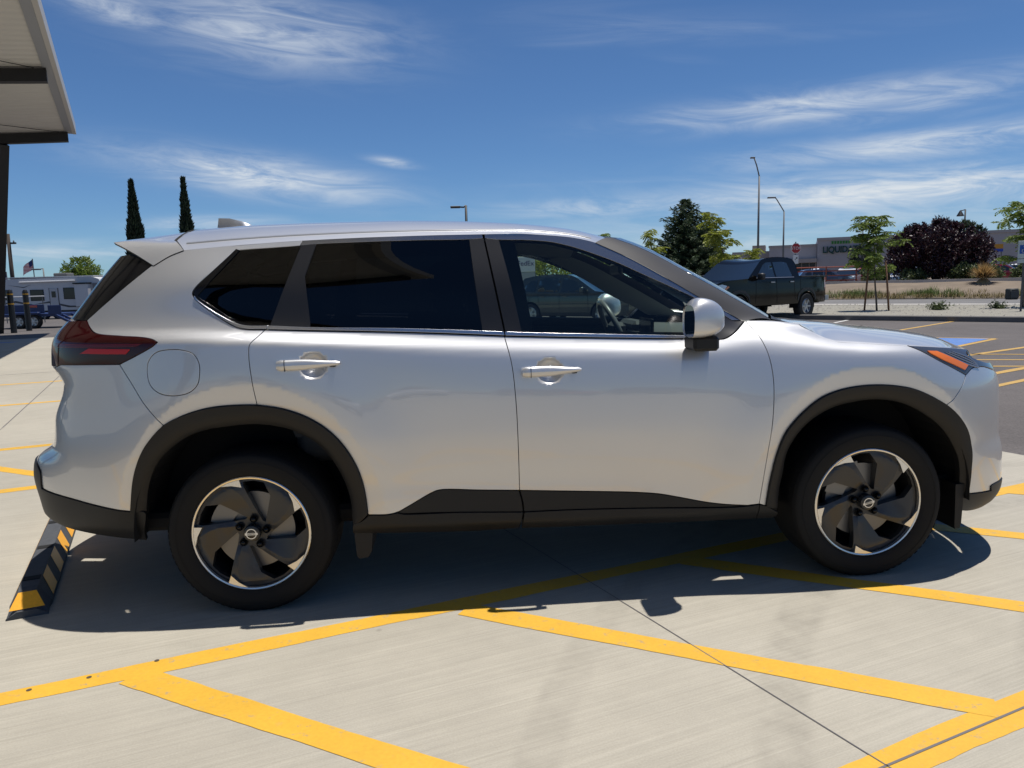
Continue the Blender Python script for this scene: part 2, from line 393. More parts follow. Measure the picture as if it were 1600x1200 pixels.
M_yel = node_mat('yellow_line_paint', paint_line((.66, .37, .030))); M_yel2 = node_mat('faded_yellow_line', paint_line((.50, .31, .075), .35)); M_wht = node_mat('white_line_paint', paint_line((.62, .61, .58), .3)); M_blue = node_mat('blue_bay_paint', paint_line((.095, .20, .47), .25))
M_dirt = mat('dry_dirt', (.185, .145, .105), .95, noise=(.8, .25), bump=(6, .5, .05)); M_grav = mat('pale_gravel', (.27, .255, .21), .95, noise=(24, .38, 3), bump=(30, .9, .03))
M_kerb = mat('kerb_concrete', (.13, .125, .12), .9, noise=(3, .2)); M_walk = mat('pale_walk', (.50, .47, .42), .9, noise=(2, .12))
def sheet(name, pts, z, m, parent=None): return obj(name, MB().add([(x, y, z) for x, y in pts], [tuple(range(len(pts)))]), m, parent)
struct(sheet('ground', [(-4000, -4000), (4000, -4000), (4000, 4000), (-4000, 4000)], -.03, M_dirt))
lotp = struct(sheet('parking_lot', [stx(-70, -80), stx(70, -80), stx(70, 21.2), stx(-42, 21.2), stx(-70, 21.2)], -.004, M_asph))
conc = struct(sheet('concrete_pad', [lot(-60, -40), lot(4.17, -40), lot(4.17, 24), lot(-3.0, 27), lot(-60, 27)], 0, M_conc))
def line(a, b, w, m, z=.004, par=conc, name='painted_line'):
    a = Vector(a); b = Vector(b); d = (b - a).normalized(); n = Vector((-d.y, d.x))*w/2
    if name == 'joint' or (b - a).length > 14: return sheet(name, [tuple(a - n), tuple(b - n), tuple(b + n), tuple(a + n)], z, m, par)
    k = max(2, int((b - a).length/.025)); rg_ = np.random.default_rng(int(abs(a.x*131 + b.y*977)*10) % 99991); lo = []; hi = []
    j1 = np.convolve(rg_.normal(0, 1, k + 9), np.ones(5)/5, 'same'); j2 = np.convolve(rg_.normal(0, 1, k + 9), np.ones(5)/5, 'same'); wide = .006*np.sin(np.linspace(0, 5, k + 1)*(b - a).length)
    for i in range(k + 1):
        c = a + (b - a)*i/k; lo.append(tuple(c - n*(1 + .05*j1[i] + wide[i]/w))); hi.append(tuple(c + n*(1 + .05*j2[i] + wide[i]/w)))
    return obj(name, MB().grid([[(x, y, z) for x, y in lo], [(x, y, z) for x, y in hi]]), m, par)
def rad(p, b): return (p[0], p[1])
# hatched aisle beside the bay
line((-6.5, -2.155), (3.44, 1.335), .105, M_yel, .0012)
line((-1.55, -2.105), (4.55, .183), .118, M_yel, .0012)
for x0, y0, x1, y1 in ((-1.66, -.49, .02, -1.50), (-.47, -.10, 1.18, -1.045), (.60, .31, 2.34, -.70), (1.70, .79, 3.40, -.19), (2.75, 1.235, 4.25, .37), (-2.86, -.94, -1.2, -1.93)):
    line((x0, y0), (x1, y1), .112, M_yel, .0019)
for a, b in (((-3.95, 2.19), (3.0, 4.95)), ((-7.2, 2.80), (2.4, 6.55)), ((-9.0, 5.65), (1.0, 9.65)), ((-4.9, 3.44), (-3.6, 2.69)), ((-9.5, 8.4), (-.5, 12.0))): line(a, b, .11, M_yel, .0012)
# sealed joints between the slabs, in the lot's directions
M_joint = mat('joint_sealant', (.14, .13, .13), .8)
def joint(p, q, w=.0042): return line(p, q, w, M_joint, .0026, conc, 'joint')
def lj(a): return lot(a, -12), lot(a, 26)
joint((.225, -.17), (2.4, -5.3)); joint((.225, -.17), (-.9, 2.45)); joint((-5.3, 5.02), (-11.5, 20.6), .011); joint((-5.3, 5.02), (-1.5, -4.5))
joint((-.75, -1.805), (4.4, .127), .008); joint((-9.0, 2.1), (3.2, 6.9)); joint((-14, 8.6), (.5, 14.3), .02)
for px_, py_ in ((-1.99, -.545), (-1.818, -.482), (-1.619, -.388)):
    c = MB().lathe([(.0001, .0030), (.008, .0030), (.009, .0024)], 'Z', 10, (px_, py_, 0)); obj('anchor_hole', c, mat('hole_dark', (.08, .06, .04), .9), conc)
# asphalt bay markings
for p, q, m, w in (((10.2, 17.4), (11.63, 18.95), M_wht, .11), ((10.3, 14.2), (13.56, 16.82), M_yel2, .12), ((9.2, 12.4), (10.54, 11.21), M_yel2, .10), ((7.2, 8.75), (10.50, 11.18), M_yel2, .12),
                   ((6.6, 7.75), (9.9, 9.50), M_yel2, .12), ((7.9, 8.72), (9.6, 7.96), M_yel2, .10), ((7.4, 7.92), (9.2, 7.26), M_yel2, .10), ((6.9, 7.12), (8.8, 6.50), M_yel2, .10), ((5.9, 5.80), (9.2, 7.62), M_yel2, .12), ((5.4, 4.9), (8.6, 6.7), M_yel2, .1)):
    line(p, q, w, m, 0.0, lotp)
sheet('blue_bay_panel', [(9.15, 12.33), (10.42, 11.25), (8.4, 9.70), (7.3, 10.8)], -.0015, M_blue, lotp)
# kerb, gravel strip, street, verge
kb = [(21.2, -.03), (21.2, .13), (21.23, .15), (21.38, .15), (21.38, -.03)]
def sweep(prof, d0, d1, n=2):
    rows = []
    for i in range(n): d = d0 + (d1 - d0)*i/(n - 1); rows.append([(*stx(d, nn), z) for nn, z in prof])
    return MB().grid(rows)
struct(obj('kerb', sweep(kb, -75, 90), M_kerb))
struct(obj('gravel_strip', sweep([(21.38, .10), (22.5, .12), (26, .13), (31.0, .09)], -75, 90), M_grav))
struct(obj('pavement', sweep([(31.0, -.03), (31.0, .11), (31.9, .11), (31.9, -.03)], -75, 90), M_walk))
struct(obj('street', sweep([(31.9, .005), (36.5, .06), (41.0, .02)], -300, 300), M_road))
prof = [(41.0, -.02), (41.0, .06), (42.0, .22), (44.0, .55), (46.0, .80), (47.0, .84), (49, .55), (52, .28), (90, .25), (400, .20)]
rows = []
for d in np.linspace(-260, 260, 150):
    rows.append([(*stx(d, nn + (0 if i < 2 else .35*math.sin(d*.7 + i))), z + (0 if i < 2 else .05*math.sin(d*.9 + i*2) + .03*math.sin(d*2.3 + i))) for i, (nn, z) in enumerate(prof)])
struct(obj('verge', MB().grid(rows), M_dirt, None, True))
struct(obj('far_kerb', sweep([(47.4, .7), (47.4, 1.0), (47.7, 1.0), (47.7, .7)], -60, 90), M_walk))
struct(obj('far_lot', sweep([(51.5, .32), (90, .34)], -80, 120), M_road))
# low hills far off to the left
hv = []
for i in range(40):
    x = -3600 + i*90; h = 45 + 30*math.sin(i*.5) + 18*math.sin(i*1.3 + 1); hv.append([(x, 2600, -2), (x, 2750, max(h, 8)), (x, 3000, max(h*.9, 6)), (x, 3200, -2)])
struct(obj('hills', MB().grid(hv), mat('hill_scrub', (.22, .20, .20), .95, noise=(.004, .2)), None, True))
# grass blades on the verge, grit and stones on the gravel
def blades(name, spots, m, hh, n, seed, label=None):
    rg = np.random.default_rng(seed); mb = MB()
    for (x, y, z, r) in spots:
        for _ in range(n):
            a = rg.uniform(0, 6.28); q = r*rg.uniform(0, 1)**.5; px, py = x + q*math.cos(a), y + q*math.sin(a); h = hh*rg.uniform(.5, 1.2); b = rg.uniform(0, 6.28); l = h*rg.uniform(.2, .8); w = .012 + .010*rg.uniform()
            t = (px + l*math.cos(b), py + l*math.sin(b), z + h); mb.add([(px - w*math.sin(b), py + w*math.cos(b), z - .02), (px + w*math.sin(b), py - w*math.cos(b), z - .02), t], [(0, 1, 2)])
    return obj(name, mb, m, None, False, False)
G_dry = mat('dry_grass', (.30, .235, .10), .9); G_grn = mat('verge_grass', (.115, .165, .035), .9)
rg = np.random.default_rng(3); sp = []
for _ in range(420):
    d = rg.uniform(-20, 28); n_ = 41.15 + abs(rg.normal(0, .5)); x, y = stx(d, n_); sp.append((x, y, .05 + .16*(n_ - 41), .35))
o = blades('dry_verge_grass', sp, G_dry, .22, 26, 5); struct(o, 'stuff'); tag(o, 'dry straw-coloured grass along the edge of the street', 'grass')
sp = []
for d0 in (-14.3, -13.2, -10.2, -9.3, -5.2, -4.4, -.9, 0, 1.4, 3.2, 5.0, 8.0, 12):
    for _ in range(12):
        d = d0 + rg.normal(0, .55); n_ = 41.5 + abs(rg.normal(0, .6)); x, y = stx(d, n_); sp.append((x, y, .06 + .17*(n_ - 41), .35))
o = blades('green_verge_grass', sp, G_grn, .30, 30, 6); struct(o, 'stuff'); tag(o, 'patchy green grass on the bank beyond the street', 'grass')
stn = MB(); rg = np.random.default_rng(8)
for _ in range(2600):
    d = rg.uniform(-14, 14); n_ = rg.uniform(21.5, 30.6); x, y = stx(d, n_); r = rg.uniform(.02, .055); z = .10 + .03*min(1, (n_ - 21.4)/4.6)
    c = rg.uniform(.6, 1.3, 3)*r; stn.add([(x - c[0], y, z), (x, y - c[1], z), (x + c[0], y, z), (x, y + c[1], z), (x + r*.2, y + r*.1, z + c[2]*.8)], [(0, 1, 4), (1, 2, 4), (2, 3, 4), (3, 0, 4)])
o = obj('gravel_stones', stn, mat('gravel_stone', (.29, .27, .235), .9, noise=(3, .4)), None, False, False); struct(o, 'stuff'); tag(o, 'pale gravel stones on the strip behind the kerb', 'gravel')
# ---------------------------------------------------------------- steel canopy at the left
E_ = Vector((.395, -.9187)); MI = Vector((-.9187, -.395)); C0 = Vector((-14.70, 27.25))
CZ = 7.58
def cxy(s, t): p = C0 + E_*s + MI*t; return (p.x, p.y)          # s along the edge towards the camera, t inward
canopy = thing('steel_canopy', 'tall white steel canopy with black beams overhead at the upper left', 'canopy', (*cxy(0, 3), 0))
OX, OY = cxy(0, 3)
def cp(s, t, z): x, y = cxy(s, t); return (x - OX, y - OY, z)
M_deck = mat('canopy_deck', (.60, .58, .54), .6); M_fas = mat('canopy_fascia', (.50, .485, .46), .5); M_steel = mat('black_steel', (.010, .010, .011), .55)
LS = 36.0; LT = 13.0; DECK_RISE = -.008
rows = []; ns = int(LS/.1)
for i in range(ns + 1):                                            # ribbed deck, ribs run inward
    s = i*.1; z = CZ + (.0 if (i//2) % 2 else .025); rows.append([cp(s, .10, z), cp(s, LT, z - 1.3)])
obj('roof_deck', MB().grid(rows), M_deck, canopy)
obj('deck_top', MB().grid([[cp(-.05, .1, CZ + .28), cp(-.05, LT, CZ - .95)], [cp(LS, .1, CZ + .28), cp(LS, LT, CZ - .95)]]), M_fas, canopy)
def bar(s0, s1, t0, t1, z0, z1, zs=0.):
    P = [cp(s0, t0, z0), cp(s1, t0, z0), cp(s1, t1, z0 + zs), cp(s0, t1, z0 + zs), cp(s0, t0, z1), cp(s1, t0, z1), cp(s1, t1, z1 + zs), cp(s0, t1, z1 + zs)]
    return MB().add(P, [(0, 3, 2, 1), (4, 5, 6, 7), (0, 1, 5, 4), (1, 2, 6, 5), (2, 3, 7, 6), (3, 0, 4, 7)])
obj('edge_fascia', bar(-.12, LS, -.05, .07, CZ - .06, CZ + .34), M_fas, canopy)
obj('edge_gutter', bar(-.12, LS, .075, .30, CZ - .05, CZ - .02), mat('gutter_grey', (.30, .31, .33), .5), canopy)
obj('end_fascia', bar(-.14, -.02, .0, LT, CZ - .0, CZ + .34, -1.3), M_fas, canopy)
SP = 8.85
for k in range(5):
    obj('beam', bar(k*SP + .02, k*SP + .30, .22, LT, CZ - .40, CZ - .06, -1.28), M_steel, canopy)
for k in range(5):
    t = MB().tube([cp(k*SP + .15, 2.30, CZ - .62), cp(k*SP - 1.85, 3.40, 0)], .21, 4); obj('post', t, M_steel, canopy)
for k in range(4):
    obj('tie_rod', MB().tube([cp(k*SP + .3, .5, CZ - .08), cp(k*SP + SP, 9.5, CZ - 1.02)], .012, 5), M_steel, canopy)
# pair of black guard posts
bl = None
for i, (x, y) in enumerate(((-18.0, 27.7), (-18.35, 29.4))):
    if i == 0:
        b = thing('bollard', 'nearer of the two black guard posts with yellow bands under the canopy', 'bollard', (x, y, 0), 0, 'guard posts under the canopy')
        obj('post', MB().lathe([(.0001, 1.72), (.07, 1.70), (.105, 1.62), (.11, 1.55), (.11, 0)], 'Z', 18), mat('bollard_black', (.012, .012, .013), .45), b, 40)
        for z in (1.12, 1.50): obj('reflective_band', MB().lathe([(.1125, z), (.1125, z + .055)], 'Z', 18), mat('band_yellow', (.50, .26, .02), .5), b)
        bl = b
    else: dup(bl, (x, y, 0), 0, 'farther of the two black guard posts with yellow bands under the canopy')
# ---------------------------------------------------------------- car skin surface
def pchip_slopes(X, Y):
    """X,Y arrays (...,n): monotone cubic slopes along the last axis"""
    h = np.diff(X, axis=-1); d = np.diff(Y, axis=-1) / h
    m = np.zeros_like(Y)
    d0, d1 = d[..., :-1], d[..., 1:]; h0, h1 = h[..., :-1], h[..., 1:]
    w1 = 2 * h1 + h0; w2 = h1 + 2 * h0
    ok = (d0 * d1) > 0
    with np.errstate(divide='ignore', invalid='ignore'):
        mm = (w1 + w2) / (w1 / np.where(ok, d0, 1) + w2 / np.where(ok, d1, 1))
    m[..., 1:-1] = np.where(ok, mm, 0)
    m[..., 0] = d[..., 0]; m[..., -1] = d[..., -1]
    return m
def pchip1(X, Y, x):
    X = np.asarray(X, float); Y = np.asarray(Y, float); x = np.asarray(x, float)
    m = pchip_slopes(X, Y); x = np.clip(x, X[0], X[-1])
    i = np.clip(np.searchsorted(X, x) - 1, 0, len(X) - 2)
    h = X[i + 1] - X[i]; t = (x - X[i]) / h
    return ((2*t**3 - 3*t**2 + 1) * Y[i] + (t**3 - 2*t**2 + t) * h * m[i]
            + (-2*t**3 + 3*t**2) * Y[i + 1] + (t**3 - t**2) * h * m[i + 1])
def pchip_rows(X, Y, x):
    """per-row nodes: X,Y (N,n), x (N,)"""
    m = pchip_slopes(X, Y); N, n = X.shape
    x = np.clip(x, X[:, 0], X[:, -1])
    i = np.clip((X < x[:, None]).sum(1) - 1, 0, n - 2); r = np.arange(N)
    h = X[r, i + 1] - X[r, i]; t = (x - X[r, i]) / h
    return ((2*t**3 - 3*t**2 + 1) * Y[r, i] + (t**3 - 2*t**2 + t) * h * m[r, i]
            + (-2*t**3 + 3*t**2) * Y[r, i + 1] + (t**3 - t**2) * h * m[r, i + 1])
# stations: x, then 14 (z, half width) nodes from the sill to the roof edge
STA = [
 (-2.40, [(.25,.80),(.33,.84),(.38,.868),(.44,.880),(.50,.888),(.62,.898),(.75,.905),(.90,.905),(1.05,.903),(1.165,.900),(1.178,.896),(1.24,.850),(1.40,.802),(1.56,.735)]),
 (-1.90, [(.25,.80),(.33,.84),(.38,.868),(.44,.880),(.50,.888),(.62,.900),(.75,.908),(.90,.909),(1.05,.908),(1.160,.905),(1.172,.901),(1.228,.856),(1.40,.806),(1.56,.735)]),
 (-1.60, [(.25,.80),(.31,.85),(.36,.876),(.42,.888),(.50,.895),(.62,.904),(.75,.911),(.90,.912),(1.05,.910),(1.152,.907),(1.164,.903),(1.218,.858),(1.40,.802),(1.56,.720)]),
 (-1.10, [(.25,.80),(.31,.865),(.36,.890),(.42,.894),(.50,.896),(.62,.906),(.75,.913),(.90,.913),(1.03,.909),(1.118,.902),(1.130,.899),(1.190,.850),(1.37,.788),(1.575,.695)]),
 (-0.50, [(.25,.80),(.31,.865),(.355,.891),(.45,.893),(.51,.894),(.62,.907),(.75,.915),(.88,.913),(.99,.905),(1.060,.895),(1.085,.886),(1.158,.838),(1.36,.776),(1.58,.675)]),
 ( 0.00, [(.24,.80),(.30,.865),(.345,.891),(.44,.892),(.49,.893),(.62,.907),(.75,.915),(.87,.912),(.97,.903),(1.035,.891),(1.060,.880),(1.130,.834),(1.35,.768),(1.57,.665)]),
 ( 0.50, [(.24,.80),(.295,.865),(.34,.891),(.41,.892),(.46,.894),(.60,.907),(.74,.914),(.86,.911),(.95,.903),(1.015,.891),(1.040,.881),(1.106,.833),(1.33,.760),(1.55,.655)]),
 ( 0.80, [(.24,.80),(.295,.865),(.34,.888),(.38,.892),(.44,.896),(.58,.907),(.72,.913),(.85,.911),(.94,.904),(1.015,.891),(1.045,.880),(1.105,.838),(1.175,.740),(1.50,.640)]),
 ( 1.00, [(.24,.80),(.295,.865),(.34,.888),(.38,.892),(.44,.896),(.58,.907),(.72,.914),(.85,.913),(.94,.907),(1.010,.894),(1.045,.880),(1.095,.840),(1.158,.740),(1.50,.630)]),
 ( 1.30, [(.24,.80),(.295,.865),(.34,.888),(.38,.892),(.44,.896),(.58,.908),(.72,.916),(.85,.917),(.93,.912),(.995,.898),(1.028,.880),(1.060,.832),(1.086,.765),(1.50,.630)]),
 ( 1.60, [(.22,.80),(.28,.862),(.34,.888),(.38,.892),(.44,.896),(.58,.908),(.72,.916),(.84,.917),(.92,.910),(.985,.895),(1.012,.879),(1.044,.832),(1.068,.765),(1.50,.630)]),
 ( 2.40, [(.20,.80),(.26,.862),(.32,.888),(.38,.892),(.44,.896),(.56,.908),(.68,.914),(.79,.914),(.87,.905),(.93,.890),(.957,.873),(.988,.832),(1.016,.765),(1.50,.630)]),
]
_SX = np.array([s[0] for s in STA]); _SZ = np.array([[n[0] for n in s[1]] for s in STA]); _SW = np.array([[n[1] for n in s[1]] for s in STA])
XSR, XSF, NEXP, MEXP = -1.30, 1.25, 3.4, 3.0
XR_Z = [.15,.30,.37,.45,.55,.605,.622,.632,.685,.697,.735,.815,.982,.995,1.008,1.060,1.072,1.14,1.20,1.26,1.53,1.70]
XR_X = [-2.170,-2.393,-2.454,-2.465,-2.477,-2.469,-2.463,-2.458,-2.388,-2.372,-2.359,-2.348,-2.286,-2.293,-2.303,-2.334,-2.333,-2.325,-2.299,-2.248,-2.017,-1.850]
XB_Z = [.15,.45,.65,.90,1.15,1.26,1.53,1.70]
XB_X = [-2.30,-2.42,-2.42,-2.36,-2.32,-2.248,-2.017,-1.85]
XF_Z = [.15,.25,.31,.37,.50,.60,.77,.86,.93,1.0,1.10,1.7]
XF_X = [2.060,2.283,2.305,2.309,2.297,2.263,2.251,2.237,2.195,2.120,2.000,2.000]
ARCH = [(1.332, .345, .465, .535), (-1.340, .362, .480, .535)]     # cx, cz, a, b of the cladding's outer edge
SCOOP = [(-1.049, 1.050, .056), (-0.075, .990, .056)]
def smooth(e0, e1, x):
    t = np.clip((x - e0) / (e1 - e0), 0, 1); return t * t * (3 - 2 * t)
def skin(s, z, detail=True):
    """points (N,3) of the right-hand skin (y negative), car frame"""
    s = np.asarray(s, float).ravel(); z = np.asarray(z, float).ravel()
    xr = pchip1(XR_Z, XR_X, z); xf = pchip1(XF_Z, XF_X, z)
    pf = np.clip(s - XSF, 0, np.pi / 2); pr = np.clip(XSR - s, 0, np.pi / 2)
    xb = pchip1(XB_Z, XB_X, z); sp_ = np.sin(pr)
    x = np.clip(s, XSR, XSF) + (xf - XSF) * np.sin(pf) + (xb - XSR) * sp_ + (xr - xb) * smooth(.70, .97, sp_)
    xx = np.clip(x, _SX[0], _SX[-1])
    Z = np.stack([pchip1(_SX, _SZ[:, i], xx) for i in range(14)], 1)
    W = np.stack([pchip1(_SX, _SW[:, i], xx) for i in range(14)], 1)
    w = pchip_rows(Z, W, z)
    u = np.maximum(np.sin(pf), np.sin(pr))
    w = w * np.clip(1 - u ** NEXP, 0, 1) ** (1 / MEXP)
    if detail:
        for cx, cz, a, b in ARCH:
            dz = np.maximum(z - cz, 0) / b
            r = np.sqrt(((x - cx) / a) ** 2 + dz ** 2); k = 1.165; B = .020
            f = np.where(r > k, B * np.exp(-((r - k) / .34) ** 2), B - .10 * np.clip(k - r, 0, .3))
            f = f * smooth(.30, .48, z) * (1 - u ** 3)
            w = w + f
        for cx, cz, rr in SCOOP:
            q = ((x - cx) ** 2 + ((z - cz) * 1.05) ** 2) / rr ** 2
            w = w - .030 * np.clip(1 - q, 0, 1) ** .75
    return np.stack([x, -w, z], 1)
def skin_n(s, z, e=.0025):
    s = np.asarray(s, float).ravel(); z = np.asarray(z, float).ravel()
    ds = skin(s + e, z) - skin(s - e, z); dz = skin(s, z + e) - skin(s, z - e)
    n = np.cross(ds, dz); l = np.linalg.norm(n, axis=1, keepdims=True)
    return n / np.maximum(l, 1e-12)
